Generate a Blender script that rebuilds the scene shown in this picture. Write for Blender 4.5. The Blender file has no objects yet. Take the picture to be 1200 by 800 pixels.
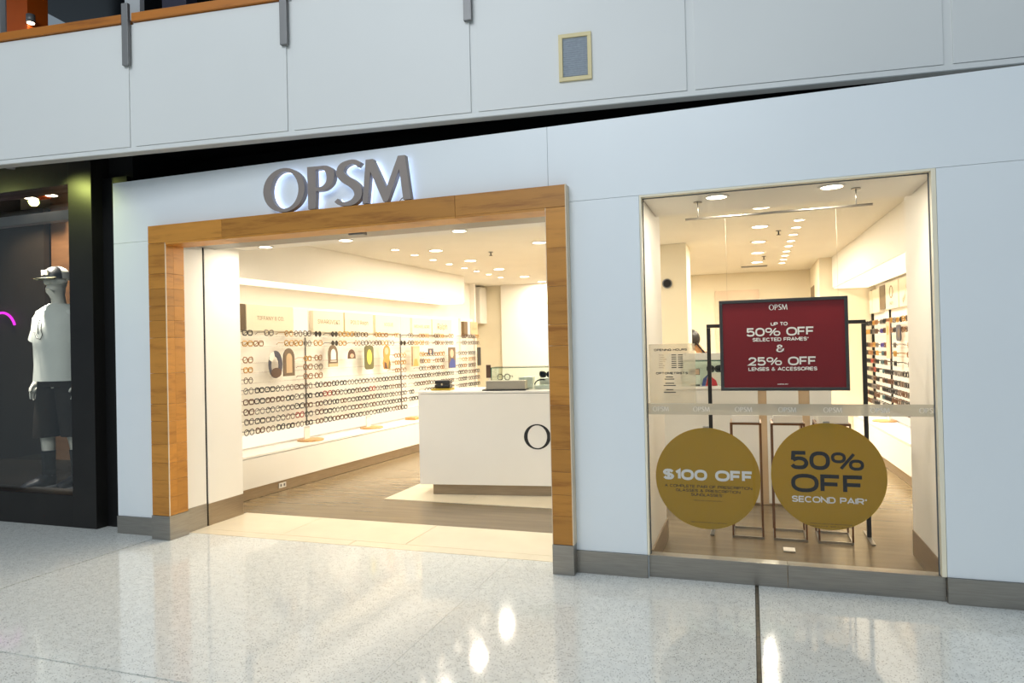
import bpy, bmesh, math, random
from mathutils import Vector, Matrix

SC = bpy.context.scene
COL = SC.collection
K = 0.84            # the survey below is in units of 0.84 m; everything is brought to metres with this factor
random.seed(7)

# ------------------------------------------------------------------ camera
def camera_axes(yaw, pitch, roll):
    cy, sy = math.cos(yaw), math.sin(yaw)
    f = Vector((-sy * math.cos(pitch), cy * math.cos(pitch), math.sin(pitch)))
    r = Vector((cy, sy, 0)); u = r.cross(f)
    c, s = math.cos(roll), math.sin(roll)
    return c * r + s * u, -s * r + c * u, f
cam_data = bpy.data.cameras.new('camera')
cam = bpy.data.objects.new('camera', cam_data); COL.objects.link(cam)
_r, _u, _f = camera_axes(0.33097867719, 0.00965616320, -0.02269149662)
m = Matrix((_r, _u, -_f)).transposed().to_4x4(); m.translation = Vector((0, -4.822128704, 1.6)) * K
cam.matrix_world = m
cam_data.sensor_fit = 'HORIZONTAL'; cam_data.sensor_width = 36.0
cam_data.lens = 813.2113457 / 1200 * 36.0
cam_data.clip_start = 0.05; cam_data.clip_end = 200
SC.camera = cam

# ------------------------------------------------------------------ world, mall light, exposure
world = bpy.data.worlds.new('mall_ambient'); SC.world = world; world.use_nodes = True
bg = world.node_tree.nodes['Background']
bg.inputs['Color'].default_value = (0.68, 0.85, 1.0, 1); bg.inputs['Strength'].default_value = 0.27
def area_light(name, loc, direction, size, size_y, energy, color, shape='RECTANGLE', spread=math.pi, parent=None):
    d = bpy.data.lights.new(name, 'AREA'); d.shape = shape; d.size = size * K
    if shape in ('RECTANGLE', 'ELLIPSE'): d.size_y = size_y * K
    d.energy = energy; d.color = color; d.spread = spread
    o = bpy.data.objects.new(name, d); COL.objects.link(o)
    o.location = Vector(loc) * K
    o.rotation_euler = Vector(direction).to_track_quat('-Z', 'Y').to_euler()
    return o
area_light('mall_overhead_light', (-2.6, -9.5, 8.0), (-0.02, 0.8, -0.6), 6, 4, 400, (0.90, 0.95, 1.0))
area_light('mall_overhead_light', (-6.5, -4.2, 9.0), (0.1, 0.05, -1), 5, 4, 45, (0.95, 1.0, 0.93))  # extra overhead light, added and placed to brighten the left floor
SC.view_settings.view_transform = 'Standard'; SC.view_settings.look = 'None'
SC.view_settings.exposure = 0.0; SC.view_settings.gamma = 1.0; SC.view_settings.use_curve_mapping = False
SC.cycles.use_denoising = True; SC.cycles.max_bounces = 8; SC.cycles.transparent_max_bounces = 24
SC.cycles.diffuse_bounces = 4; SC.cycles.glossy_bounces = 4; SC.cycles.caustics_reflective = False; SC.cycles.caustics_refractive = False
SC.cycles.sample_clamp_indirect = 6.0

# ------------------------------------------------------------------ materials
def lin(c):
    return tuple((x / 12.92 if x <= 0.04045 else ((x + 0.055) / 1.055) ** 2.4) for x in [v / 255 for v in c])
def nt(name):
    mt = bpy.data.materials.new(name); mt.use_nodes = True
    t = mt.node_tree; return mt, t, t.nodes['Principled BSDF'], t.nodes['Material Output']
def coord(t, scale=(1, 1, 1), kind='Object'):
    tc = t.nodes.new('ShaderNodeTexCoord'); mp = t.nodes.new('ShaderNodeMapping')
    mp.inputs['Scale'].default_value = scale; t.links.new(tc.outputs[kind], mp.inputs['Vector']); return mp.outputs[0]
def noise(t, vec, scale, detail=3, rough=0.5):
    n = t.nodes.new('ShaderNodeTexNoise'); n.inputs['Scale'].default_value = scale; n.inputs['Detail'].default_value = detail
    n.inputs['Roughness'].default_value = rough; t.links.new(vec, n.inputs['Vector']); return n.outputs['Fac']
def ramp(t, fac, stops):
    r = t.nodes.new('ShaderNodeValToRGB'); e = r.color_ramp.elements
    while len(e) < len(stops): e.new(0.5)
    for x, (p, c) in zip(e, stops): x.position = p; x.color = (*c, 1)
    t.links.new(fac, r.inputs[0]); return r.outputs[0]
def plain(name, rgb, rough=0.5, metal=0.0, var=0.06, scale=4.0, stretch=(1, 1, 1), spec=0.5, bump=0.0):
    mt, t, b, o = nt(name); c = lin(rgb)
    v = coord(t, stretch); f = noise(t, v, scale)
    col = ramp(t, f, [(0.3, tuple(x * (1 - var) for x in c)), (0.7, tuple(min(1, x * (1 + var)) for x in c))])
    t.links.new(col, b.inputs['Base Color']); b.inputs['Roughness'].default_value = rough
    b.inputs['Metallic'].default_value = metal; b.inputs['Specular IOR Level'].default_value = spec
    if bump:
        bn = t.nodes.new('ShaderNodeBump'); bn.inputs['Strength'].default_value = bump; bn.inputs['Distance'].default_value = 0.01
        t.links.new(f, bn.inputs['Height']); t.links.new(bn.outputs[0], b.inputs['Normal'])
    return mt
def emit(name, rgb, strength):
    mt, t, b, o = nt(name); e = t.nodes.new('ShaderNodeEmission'); e.inputs[0].default_value = (*lin(rgb), 1)
    e.inputs[1].default_value = strength; t.nodes.remove(b); t.links.new(e.outputs[0], o.inputs[0]); return mt
def backlit(name, rgb, glow, strength):
    mt = plain(name, rgb, 0.5, 0, 0.015); b = mt.node_tree.nodes['Principled BSDF']
    b.inputs['Emission Color'].default_value = (*lin(glow), 1); b.inputs['Emission Strength'].default_value = strength; return mt
def glass(name, tint=(1, 1, 1), refl=1.0, ior=1.45, rough=0.0):
    mt, t, b, o = nt(name); t.nodes.remove(b)
    tr = t.nodes.new('ShaderNodeBsdfTransparent'); tr.inputs[0].default_value = (*tint, 1)
    gl = t.nodes.new('ShaderNodeBsdfGlossy'); gl.inputs['Roughness'].default_value = rough
    fr = t.nodes.new('ShaderNodeFresnel'); fr.inputs[0].default_value = ior
    mu = t.nodes.new('ShaderNodeMath'); mu.operation = 'MULTIPLY'; mu.inputs[1].default_value = refl
    mx = t.nodes.new('ShaderNodeMixShader'); t.links.new(fr.outputs[0], mu.inputs[0]); t.links.new(mu.outputs[0], mx.inputs[0])
    t.links.new(tr.outputs[0], mx.inputs[1]); t.links.new(gl.outputs[0], mx.inputs[2]); t.links.new(mx.outputs[0], o.inputs[0]); return mt
def film(name, rgb, opacity, rough=0.4, transl=0.5, tint=(1, 1, 1)):
    mt, t, b, o = nt(name); c = (*lin(rgb), 1)
    b.inputs['Base Color'].default_value = c; b.inputs['Roughness'].default_value = rough
    f = noise(t, coord(t), 6); col = ramp(t, f, [(0.3, tuple(x * 0.97 for x in c[:3])), (0.7, c[:3])]); t.links.new(col, b.inputs['Base Color'])
    tl = t.nodes.new('ShaderNodeBsdfTranslucent'); tl.inputs[0].default_value = c
    m1 = t.nodes.new('ShaderNodeMixShader'); m1.inputs[0].default_value = transl
    t.links.new(b.outputs[0], m1.inputs[1]); t.links.new(tl.outputs[0], m1.inputs[2])
    tr = t.nodes.new('ShaderNodeBsdfTransparent'); tr.inputs[0].default_value = (*tint, 1)
    m2 = t.nodes.new('ShaderNodeMixShader'); m2.inputs[0].default_value = opacity
    t.links.new(tr.outputs[0], m2.inputs[1]); t.links.new(m1.outputs[0], m2.inputs[2]); t.links.new(m2.outputs[0], o.inputs[0]); return mt
def oak(name, rgb, dark):
    mt, t, b, o = nt(name)
    oi = t.nodes.new('ShaderNodeObjectInfo'); add = t.nodes.new('ShaderNodeVectorMath'); add.operation = 'ADD'
    v = coord(t, (1.0, 1.6, 9.0)); cmb = t.nodes.new('ShaderNodeCombineXYZ')
    mul = t.nodes.new('ShaderNodeMath'); mul.operation = 'MULTIPLY'; mul.inputs[1].default_value = 37.0
    t.links.new(oi.outputs['Random'], mul.inputs[0]); t.links.new(mul.outputs[0], cmb.inputs[0]); t.links.new(mul.outputs[0], cmb.inputs[2])
    t.links.new(v, add.inputs[0]); t.links.new(cmb.outputs[0], add.inputs[1])
    f = noise(t, add.outputs[0], 2.2, 6, 0.62)
    c = ramp(t, f, [(0.28, lin(dark)), (0.48, lin(rgb)), (0.75, tuple(min(1, x * 1.12) for x in lin(rgb)))])
    hs = t.nodes.new('ShaderNodeHueSaturation'); mr = t.nodes.new('ShaderNodeMapRange')
    mr.inputs['To Min'].default_value = 0.80; mr.inputs['To Max'].default_value = 1.12
    t.links.new(oi.outputs['Random'], mr.inputs['Value']); t.links.new(mr.outputs[0], hs.inputs['Value']); t.links.new(c, hs.inputs['Color'])
    t.links.new(hs.outputs[0], b.inputs['Base Color']); b.inputs['Roughness'].default_value = 0.42
    bn = t.nodes.new('ShaderNodeBump'); bn.inputs['Strength'].default_value = 0.12; bn.inputs['Distance'].default_value = 0.004
    t.links.new(f, bn.inputs['Height']); t.links.new(bn.outputs[0], b.inputs['Normal']); return mt
def terrazzo(name):
    mt, t, b, o = nt(name); v = coord(t)
    vo = t.nodes.new('ShaderNodeTexVoronoi'); vo.inputs['Scale'].default_value = 150; t.links.new(v, vo.inputs['Vector'])
    lt = t.nodes.new('ShaderNodeMath'); lt.operation = 'LESS_THAN'; lt.inputs[1].default_value = 0.34; t.links.new(vo.outputs['Distance'], lt.inputs[0])
    sp = t.nodes.new('ShaderNodeSeparateColor'); t.links.new(vo.outputs['Color'], sp.inputs[0])
    l2 = t.nodes.new('ShaderNodeMath'); l2.operation = 'LESS_THAN'; l2.inputs[1].default_value = 0.34; t.links.new(sp.outputs[0], l2.inputs[0])
    mu = t.nodes.new('ShaderNodeMath'); mu.operation = 'MULTIPLY'; t.links.new(lt.outputs[0], mu.inputs[0]); t.links.new(l2.outputs[0], mu.inputs[1])
    base = ramp(t, noise(t, v, 24, 4), [(0.35, lin((224, 226, 222))), (0.65, lin((236, 238, 234)))])
    chip = ramp(t, sp.outputs[1], [(0.0, lin((78, 82, 84))), (1.0, lin((150, 148, 140)))])
    mx = t.nodes.new('ShaderNodeMix'); mx.data_type = 'RGBA'; t.links.new(mu.outputs[0], mx.inputs['Factor'])
    t.links.new(base, mx.inputs['A']); t.links.new(chip, mx.inputs['B']); t.links.new(mx.outputs['Result'], b.inputs['Base Color'])
    b.inputs['Roughness'].default_value = 0.10; b.inputs['Specular IOR Level'].default_value = 0.55
    n2 = noise(t, v, 1.6, 3); rr = t.nodes.new('ShaderNodeMapRange'); rr.inputs['To Min'].default_value = 0.05; rr.inputs['To Max'].default_value = 0.10
    t.links.new(n2, rr.inputs['Value']); t.links.new(rr.outputs[0], b.inputs['Roughness']); return mt
def steel(name, rgb=(165, 160, 152), rough=0.34, stretch=(2, 2, 40)):
    return plain(name, rgb, rough, 0.85, 0.10, 3.0, stretch)

M = {}
M['cladding'] = plain('cladding_white', (234, 240, 243), 0.38, 0, 0.015, 1.2)
M['mezz'] = plain('balustrade_white', (222, 224, 222), 0.45, 0, 0.02, 1.0)
M['gap'] = plain('joint_dark', (92, 96, 100), 0.8)
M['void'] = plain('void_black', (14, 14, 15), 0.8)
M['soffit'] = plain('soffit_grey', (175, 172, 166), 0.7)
M['steel'] = steel('brushed_steel'); M['steel_warm'] = steel('toe_kick_steel', (168, 152, 130), 0.4)
M['track'] = steel('track_steel', (132, 130, 126), 0.4)
M['oak'] = oak('oak_board', (196, 134, 54), (158, 98, 32)); M['rail_oak'] = oak('rail_oak', (176, 106, 30), (130, 72, 18))
M['edge'] = plain('edge_trim', (226, 206, 176), 0.4)
M['terrazzo'] = terrazzo('terrazzo')
M['brass'] = plain('movement_joint', (78, 70, 54), 0.5, 0.4, 0.5, 30)
M['cream_tile'] = plain('cream_tile', (238, 226, 200), 0.22, 0, 0.05, 3)
M['vinyl'] = plain('brown_vinyl', (120, 104, 78), 0.26, 0, 0.16, 2.2, (0.7, 7, 1))
M['white'] = plain('warm_white_paint', (240, 236, 228), 0.6, 0, 0.015, 2)
M['ceiling'] = plain('ceiling_paint', (240, 236, 226), 0.8, 0, 0.02, 2)
M['lam'] = plain('white_laminate', (236, 233, 226), 0.25, 0, 0.015, 2)
M['surround'] = plain('lit_surround', (244, 235, 210), 0.4, 0, 0.015)  # cream tint paints in the warm shop light on the window frame
M['cream'] = plain('cream_paint', (234, 224, 200), 0.6, 0, 0.03, 2)
M['taupe'] = plain('taupe_panel', (118, 98, 70), 0.5)
M['dtaupe'] = plain('dark_taupe_block', (92, 70, 40), 0.5)
M['backlit'] = backlit('backlit_panel', (240, 236, 226), (255, 236, 206), 0.14)
M['acrylic'] = film('acrylic_rail', (244, 240, 230), 0.10, 0.2, 0.5)
M['header'] = plain('header_panel', (238, 226, 202), 0.4, 0, 0.02)
M['ltext'] = plain('muted_lettering', (150, 128, 96), 0.5)
M['black'] = plain('black_lacquer', (16, 16, 18), 0.35)
M['charcoal'] = plain('charcoal_metal', (44, 42, 40), 0.4, 0.6)
M['bronze'] = plain('bronze_metal', (128, 92, 62), 0.35, 0.7)
M['logo'] = plain('logo_grey', (148, 137, 131), 0.45, 0.15, 0.05)
M['poster'] = plain('maroon_print', (124, 27, 31), 0.45, 0, 0.03, 3, (1, 1, 1), 0.25)
M['pframe'] = steel('poster_frame_steel', (96, 92, 88), 0.3, (3, 3, 3))
M['print_white'] = plain('print_white', (246, 240, 230), 0.5, 0, 0.01)
M['print_black'] = plain('print_black', (34, 34, 34), 0.5, 0, 0.02)
M['print_brown'] = plain('print_brown', (74, 62, 28), 0.5, 0, 0.02)
M['gold'] = film('gold_film', (204, 170, 54), 0.88, 0.25, 0.35, (0.62, 0.42, 0.06))
M['frost'] = film('frosted_film', (226, 220, 204), 0.72, 0.5, 0.5)
M['frost2'] = film('hours_film', (234, 222, 194), 0.38, 0.5, 0.5)
M['glass'] = glass('window_glass', (0.985, 0.99, 0.985), 0.55)
M['shop_glass'] = glass('dark_shop_glass', (0.95, 0.95, 0.93), 0.16)
M['clear'] = glass('showcase_glass', (0.95, 0.99, 0.97), 0.7)
M['gedge'] = plain('green_glass_edge', (20, 84, 66), 0.2)
M['lamp'] = emit('lamp_lens', (255, 236, 208), 14)
M['cove'] = emit('cove_strip', (255, 232, 196), 2.0)
M['lightbox'] = emit('lightbox_white', (255, 238, 212), 1.35)
M['halo'] = emit('halo_led', (190, 212, 255), 3.2)
M['neon'] = emit('neon_magenta', (220, 40, 220), 2.2)
M['spot'] = emit('spot_lens', (255, 240, 214), 20)
M['silver'] = plain('silver_card', (172, 164, 148), 0.35, 0.3)
M['yellow'] = plain('mustard', (170, 146, 30), 0.5)
M['tan'] = plain('tan_wood', (196, 150, 92), 0.45, 0, 0.15, 6, (1, 6, 1))
M['grille'] = plain('grille_grey', (146, 156, 166), 0.6, 0, 0.08, 60)
M['gframe'] = plain('grille_cream', (222, 206, 156), 0.5)
M['store'] = plain('bronzed_black', (38, 36, 34), 0.42, 0.35, 0.15, 3)
M['store_side'] = plain('store_black', (12, 12, 13), 0.5)
M['store_dark'] = plain('store_interior', (46, 39, 30), 0.8, 0, 0.12)
M['store_brown'] = plain('store_timber', (150, 112, 78), 0.6, 0, 0.12, 3, (1, 1, 6))
M['store_light'] = plain('store_pale', (214, 194, 160), 0.7)
M['mann'] = plain('mannequin_white', (226, 224, 212), 0.35, 0, 0.01)
M['tee'] = plain('white_cotton', (224, 228, 222), 0.85, 0, 0.03, 9, (1, 1, 1), 0.2, 0.2)
M['shorts'] = plain('black_fabric', (44, 38, 32), 0.9, 0, 0.15, 12, (1, 1, 1), 0.2)
M['sock'] = plain('black_sock', (20, 20, 24), 0.9); M['shoe'] = plain('shoe_navy', (24, 28, 40), 0.6); M['sole'] = plain('shoe_sole', (170, 172, 176), 0.6)
M['skin'] = plain('skin', (196, 150, 112), 0.55); M['hair'] = plain('dark_hair', (24, 16, 12), 0.5, 0, 0.2, 40, (1, 1, 6)); M['dkcloth'] = plain('dark_knit', (26, 18, 18), 0.9)
M['orange'] = plain('orange_panel', (208, 92, 16), 0.5); M['dark_blue'] = plain('dark_glazing', (26, 32, 42), 0.25)
M['grey_metal'] = plain('grey_metal', (128, 128, 128), 0.45, 0.3); M['post_pale'] = plain('pale_post', (168, 172, 174), 0.5)
M['red'] = plain('red_print', (206, 34, 40), 0.5); M['blue'] = plain('blue_print', (60, 74, 140), 0.5)
M['olive'] = plain('olive_print', (104, 100, 62), 0.5); M['lemon'] = plain('lemon_print', (226, 206, 92), 0.5)
M['amber'] = plain('amber_print', (206, 148, 78), 0.5); M['umber'] = plain('umber_print', (92, 66, 52), 0.5); M['slate'] = plain('slate_print', (68, 68, 84), 0.5)
M['taupe2'] = plain('taupe_print', (110, 92, 74), 0.5); M['tan2'] = plain('tan_print', (204, 176, 140), 0.5); M['pink'] = plain('pink_print', (222, 176, 150), 0.5)
FR = {'black': plain('frame_black', (22, 18, 16), 0.3), 'brown': plain('frame_brown', (88, 54, 28), 0.3), 'gold': plain('frame_gold', (190, 146, 74), 0.3, 0.7),
      'grey': plain('frame_grey', (112, 104, 98), 0.35, 0.4), 'violet': plain('frame_violet', (74, 60, 150), 0.3), 'teal': plain('frame_teal', (58, 92, 100), 0.3),
      'tan': plain('frame_tan', (150, 104, 60), 0.3), 'red': plain('frame_red', (150, 52, 32), 0.3)}
M['lens'] = glass('spectacle_lens', (0.97, 0.98, 0.98), 0.5); M['darklens'] = plain('dark_lens', (24, 22, 22), 0.1)

# ------------------------------------------------------------------ mesh builder
class MB:
    def __init__(s, xf=None): s.bm = bmesh.new(); s.xf = xf; s.mi = 0
    def _v(s, p):
        p = Vector(p); return s.bm.verts.new(s.xf @ p if s.xf else p)
    def face(s, vs, smooth=False):
        try: f = s.bm.faces.new(vs)
        except ValueError: return None
        f.material_index = s.mi; f.smooth = smooth; return f
    def box(s, lo, hi, bev=0.0):
        x0, y0, z0 = lo; x1, y1, z1 = hi
        v = [s._v(p) for p in ((x0,y0,z0),(x1,y0,z0),(x1,y1,z0),(x0,y1,z0),(x0,y0,z1),(x1,y0,z1),(x1,y1,z1),(x0,y1,z1))]
        fs = [s.face([v[i] for i in q]) for q in ((0,3,2,1),(4,5,6,7),(0,1,5,4),(1,2,6,5),(2,3,7,6),(3,0,4,7))]
        if bev > 0:
            es = list({e for f in fs for e in f.edges})
            r = bmesh.ops.bevel(s.bm, geom=es, offset=bev, segments=2, profile=0.6, affect='EDGES')
            for f in r['faces']: f.material_index = s.mi
        return s
    def prism(s, pts, lo, hi, axis=1):
        # pts: 2D outline; axis: extrusion axis (1: points are (x,z), 2: (x,y), 0: (y,z))
        def P(p, d): return (p[0], d, p[1]) if axis == 1 else ((p[0], p[1], d) if axis == 2 else (d, p[0], p[1]))
        a = [s._v(P(p, lo)) for p in pts]; b = [s._v(P(p, hi)) for p in pts]; n = len(pts)
        s.face(a); s.face(b[::-1])
        for i in range(n): s.face([a[i], b[i], b[(i+1) % n], a[(i+1) % n]])
        return s
    def ring(s, outer, inner, lo, hi, axis=1):
        def P(p, d): return (p[0], d, p[1]) if axis == 1 else ((p[0], p[1], d) if axis == 2 else (d, p[0], p[1]))
        n = len(outer); A = [[s._v(P(p, d)) for p in L] for L in (outer, inner) for d in (lo, hi)]
        for i in range(n):
            j = (i + 1) % n
            s.face([A[0][i], A[0][j], A[2][j], A[2][i]]); s.face([A[1][i], A[3][i], A[3][j], A[1][j]])
            s.face([A[0][i], A[1][i], A[1][j], A[0][j]], True); s.face([A[2][i], A[2][j], A[3][j], A[3][i]], True)
        return s
    def cyl(s, c, r, h, n=20, axis=2, r2=None):
        r2 = r if r2 is None else r2; A = []; B = []
        for i in range(n):
            a = 2 * math.pi * i / n; ca, sa = math.cos(a), math.sin(a)
            def P(rr, d): return (c[0]+rr*ca, c[1]+rr*sa, c[2]+d) if axis == 2 else ((c[0]+rr*ca, c[1]+d, c[2]+rr*sa) if axis == 1 else (c[0]+d, c[1]+rr*ca, c[2]+rr*sa))
            A.append(s._v(P(r, 0))); B.append(s._v(P(r2, h)))
        s.face(A); s.face(B[::-1])
        for i in range(n): s.face([A[i], B[i], B[(i+1) % n], A[(i+1) % n]], True)
        return s
    def tube(s, pts, r, n=6, closed=False, caps=True):
        pts = [Vector(p) for p in pts]; L = len(pts); rings = []
        rr = r if isinstance(r, (list, tuple)) else [r] * L
        up = Vector((0, 0, 1)); prev = None
        for i, p in enumerate(pts):
            if closed: d = pts[(i+1) % L] - pts[i-1]
            else: d = pts[min(i+1, L-1)] - pts[max(i-1, 0)]
            d.normalize()
            if prev is None:
                a = up if abs(d.dot(up)) < 0.9 else Vector((1, 0, 0)); x = d.cross(a).normalized()
            else: x = (prev - d * prev.dot(d)).normalized()
            prev = x; y = d.cross(x)
            rings.append([s._v(p + (x * math.cos(2*math.pi*k/n) + y * math.sin(2*math.pi*k/n)) * rr[i]) for k in range(n)])
        for i in range(L if closed else L - 1):
            a, b = rings[i], rings[(i+1) % L]
            for k in range(n): s.face([a[k], a[(k+1) % n], b[(k+1) % n], b[k]], True)
        if not closed and caps: s.face(rings[0][::-1]); s.face(rings[-1])
        return s
    def loft(s, rings, caps=True, smooth=True):
        # rings: lists of equal count of points
        R = [[s._v(p) for p in r] for r in rings]; n = len(R[0])
        for a, b in zip(R, R[1:]):
            for k in range(n): s.face([a[k], a[(k+1) % n], b[(k+1) % n], b[k]], smooth)
        if caps: s.face(R[0][::-1]); s.face(R[-1])
        return s
    def mesh(s, me, mtx, mi=None):
        vs = [s._v(mtx @ v.co) for v in me.vertices]
        for p in me.polygons:
            f = s.face([vs[i] for i in p.vertices])
            if f and mi is not None: f.material_index = mi
        return s
def ellipse(cx, cy, rx, ry, n=24, a0=0.0):
    return [(cx + rx * math.cos(a0 + 2*math.pi*i/n), cy + ry * math.sin(a0 + 2*math.pi*i/n)) for i in range(n)]
def rrect(cx, cy, w, h, r, n=4):
    out = []
    for qx, qy, a in ((1,1,0),(-1,1,90),(-1,-1,180),(1,-1,270)):
        for i in range(n + 1):
            t = math.radians(a + 90 * i / n); out.append((cx + qx*(w/2 - r) + r*math.cos(t), cy + qy*(h/2 - r) + r*math.sin(t)))
    return out
def arch(cx, z0, z1, w, n=10, waist=1.0):
    r = w / 2; pts = [(cx - r*waist, z0), (cx + r*waist, z0)]
    return pts + [(cx + r*math.cos(math.pi*i/n), z1 - r*1.25 + r*1.25*math.sin(math.pi*i/n)) for i in range(n + 1)]

BASE = {}
def tag(o, label=None, cat=None, group=None, kind=None):
    if label: o['label'] = label
    if cat: o['category'] = cat
    if group: o['group'] = group
    if kind: o['kind'] = kind
    return o
def thing(name, base, label, cat, group=None, kind=None):
    o = bpy.data.objects.new(name, None); COL.objects.link(o); o.location = base; o.empty_display_size = 0.05
    BASE[o] = Vector(base); return tag(o, label, cat, group, kind)
def obj(name, mb, mats, parent=None, base=None, label=None, cat=None, group=None, kind=None):
    if not isinstance(mats, (list, tuple)): mats = [mats]
    b = Vector(base) if base is not None else (BASE[parent] if parent else Vector((0, 0, 0)))
    bmesh.ops.translate(mb.bm, verts=mb.bm.verts, vec=-b)
    bmesh.ops.recalc_face_normals(mb.bm, faces=mb.bm.faces)
    me = bpy.data.meshes.new(name); mb.bm.to_mesh(me); mb.bm.free()
    for mt in mats: me.materials.append(mt)
    o = bpy.data.objects.new(name, me); COL.objects.link(o); BASE[o] = b
    o.location = b - (BASE[parent] if parent else Vector((0, 0, 0)))
    if parent: o.parent = parent
    return tag(o, label, cat, group, kind)
def dup(o, parent=None, loc=None, deep=True):
    c = o.copy(); COL.objects.link(c); c.parent = parent
    if loc is not None: c.location = loc; BASE[c] = Vector(loc)
    if deep:
        for ch in list(o.children): dup(ch, c)
    return c

# ------------------------------------------------------------------ lettering
TXT = {}
try:
    FONT = bpy.data.fonts.load(bpy.utils.system_resource('DATAFILES', path='fonts') + '/Inter.woff2')
except Exception:
    FONT = None
def text_mesh(s, offset=0.0, spacing=1.0, extrude=0.0):
    key = (s, offset, spacing, extrude)
    if key in TXT: return TXT[key]
    cu = bpy.data.curves.new('lettering', 'FONT'); cu.body = s; cu.size = 1.0
    if FONT: cu.font = FONT
    cu.size = 1.0; cu.offset = offset; cu.space_character = spacing
    cu.resolution_u = 3; cu.extrude = extrude; cu.fill_mode = 'BOTH' if extrude else 'FRONT'
    o = bpy.data.objects.new('lettering', cu); COL.objects.link(o)
    me = bpy.data.meshes.new_from_object(o.evaluated_get(bpy.context.evaluated_depsgraph_get()))
    bpy.data.objects.remove(o); TXT[key] = me; return me
def bounds(me):
    xs = [v.co.x for v in me.vertices]; ys = [v.co.y for v in me.vertices]; return min(xs), max(xs), min(ys), max(ys)
def put_text(mb, s, origin, right, up, w=None, h=None, offset=0.0, spacing=1.0, anchor='C', me=None):
    # fits the string into width w and height h (the other from the font's shape), centred on origin
    me = me or text_mesh(s, offset, spacing); x0, x1, y0, y1 = bounds(me)
    sx = w / (x1 - x0) if w else None; sy = h / (y1 - y0) if h else None
    sx = sx or sy; sy = sy or sx
    right = Vector(right).normalized(); up = Vector(up).normalized(); nrm = right.cross(up)
    ax = (x0 + x1) / 2 if anchor == 'C' else x0
    mt = Matrix.Translation(Vector(origin)) @ Matrix((right, up, nrm)).transposed().to_4x4() @ Matrix.Diagonal((sx, sy, 1, 1)) @ Matrix.Translation((-ax, -(y0 + y1) / 2, 0))
    return mb.mesh(me, mt)
def stroke_outline(path, widths):
    L = []; R = []
    for i, p in enumerate(path):
        a = path[max(i-1, 0)]; b = path[min(i+1, len(path)-1)]
        dx, dy = b[0]-a[0], b[1]-a[1]; l = math.hypot(dx, dy) or 1; nx, ny = -dy/l, dx/l; w = widths[i] / 2
        L.append((p[0]+nx*w, p[1]+ny*w)); R.append((p[0]-nx*w, p[1]-ny*w))
    return L + R[::-1]
def spline(pts, n=6):
    out = []
    for i in range(len(pts) - 1):
        p0 = pts[max(i-1, 0)]; p1 = pts[i]; p2 = pts[i+1]; p3 = pts[min(i+2, len(pts)-1)]
        for k in range(n):
            t = k / n
            out.append(tuple(0.5*((2*p1[j]) + (-p0[j]+p2[j])*t + (2*p0[j]-5*p1[j]+4*p2[j]-p3[j])*t*t + (-p0[j]+3*p1[j]-3*p2[j]+p3[j])*t**3) for j in range(len(p1))))
    return out + [tuple(pts[-1])]
def logo_letter(ch):
    # outlines in a unit-high cell: list of closed loops (outer, holes)
    if ch == 'O': return [ellipse(0.5, 0.5, 0.52, 0.52, 40), ellipse(0.52, 0.5, 0.345, 0.44, 40)]
    if ch == 'P':
        bowl = spline([(0.30, 0.98), (0.50, 0.965), (0.64, 0.86), (0.665, 0.70), (0.60, 0.53), (0.44, 0.42), (0.22, 0.40)], 6)
        inn = spline([(0.22, 0.49), (0.36, 0.50), (0.46, 0.58), (0.485, 0.71), (0.45, 0.84), (0.36, 0.90), (0.22, 0.90)], 6)
        return [[(0.03, 0.0), (0.20, 0.0), (0.22, 0.40)][0:2] + bowl[::-1] + [(0.02, 0.99)], inn]
    if ch == 'S':
        p = spline([(0.60, 0.87, .12), (0.50, 0.945, .10), (0.36, 0.955, .10), (0.20, 0.88, .15), (0.155, 0.74, .175), (0.25, 0.60, .18), (0.42, 0.48, .19), (0.54, 0.34, .19),
                    (0.55, 0.19, .17), (0.44, 0.07, .13), (0.27, 0.035, .09), (0.12, 0.07, .09), (0.05, 0.14, .10)], 6)
        return [stroke_outline([(a, b) for a, b, c in p], [c for a, b, c in p])]
    if ch == 'M':
        return [[(0, 0), (0.10, 1.0), (0.27, 1.0), (0.575, 0.30), (0.86, 1.0), (1.02, 1.0), (1.14, 0), (0.965, 0), (0.885, 0.70), (0.60, 0.0), (0.50, 0.0), (0.205, 0.72), (0.125, 0)]]
def poly_mesh(loops, extrude=0.0, bevel=0.0):
    cu = bpy.data.curves.new('outline', 'CURVE'); cu.dimensions = '2D'; cu.fill_mode = 'BOTH' if extrude else 'FRONT'
    cu.extrude = extrude; cu.bevel_depth = bevel; cu.bevel_resolution = 1
    for lp in loops:
        sp = cu.splines.new('POLY'); sp.points.add(len(lp) - 1)
        for q, p in zip(sp.points, lp): q.co = (p[0], p[1], 0, 1)
        sp.use_cyclic_u = True
    o = bpy.data.objects.new('outline', cu); COL.objects.link(o)
    me = bpy.data.meshes.new_from_object(o.evaluated_get(bpy.context.evaluated_depsgraph_get()))
    bpy.data.objects.remove(o); return me
def logo_word(extra=0.08):
    x = 0; loops = []
    for ch, w in (('O', 1.04), ('P', 0.67), ('S', 0.64), ('M', 1.14)):
        loops += [[(p[0] + x, p[1]) for p in lp] for lp in logo_letter(ch)]; x += w + extra
    return poly_mesh(loops)
def arc(cx, cy, rx, ry, a0, a1, n=9):
    out = []
    for i in range(n + 1):
        t = math.radians(a0 + (a1 - a0) * i / n); c, q = math.cos(t), math.sin(t)
        out.append((cx + rx * math.copysign(abs(c) ** .82, c), cy + ry * math.copysign(abs(q) ** .82, q)))
    return out
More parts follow.
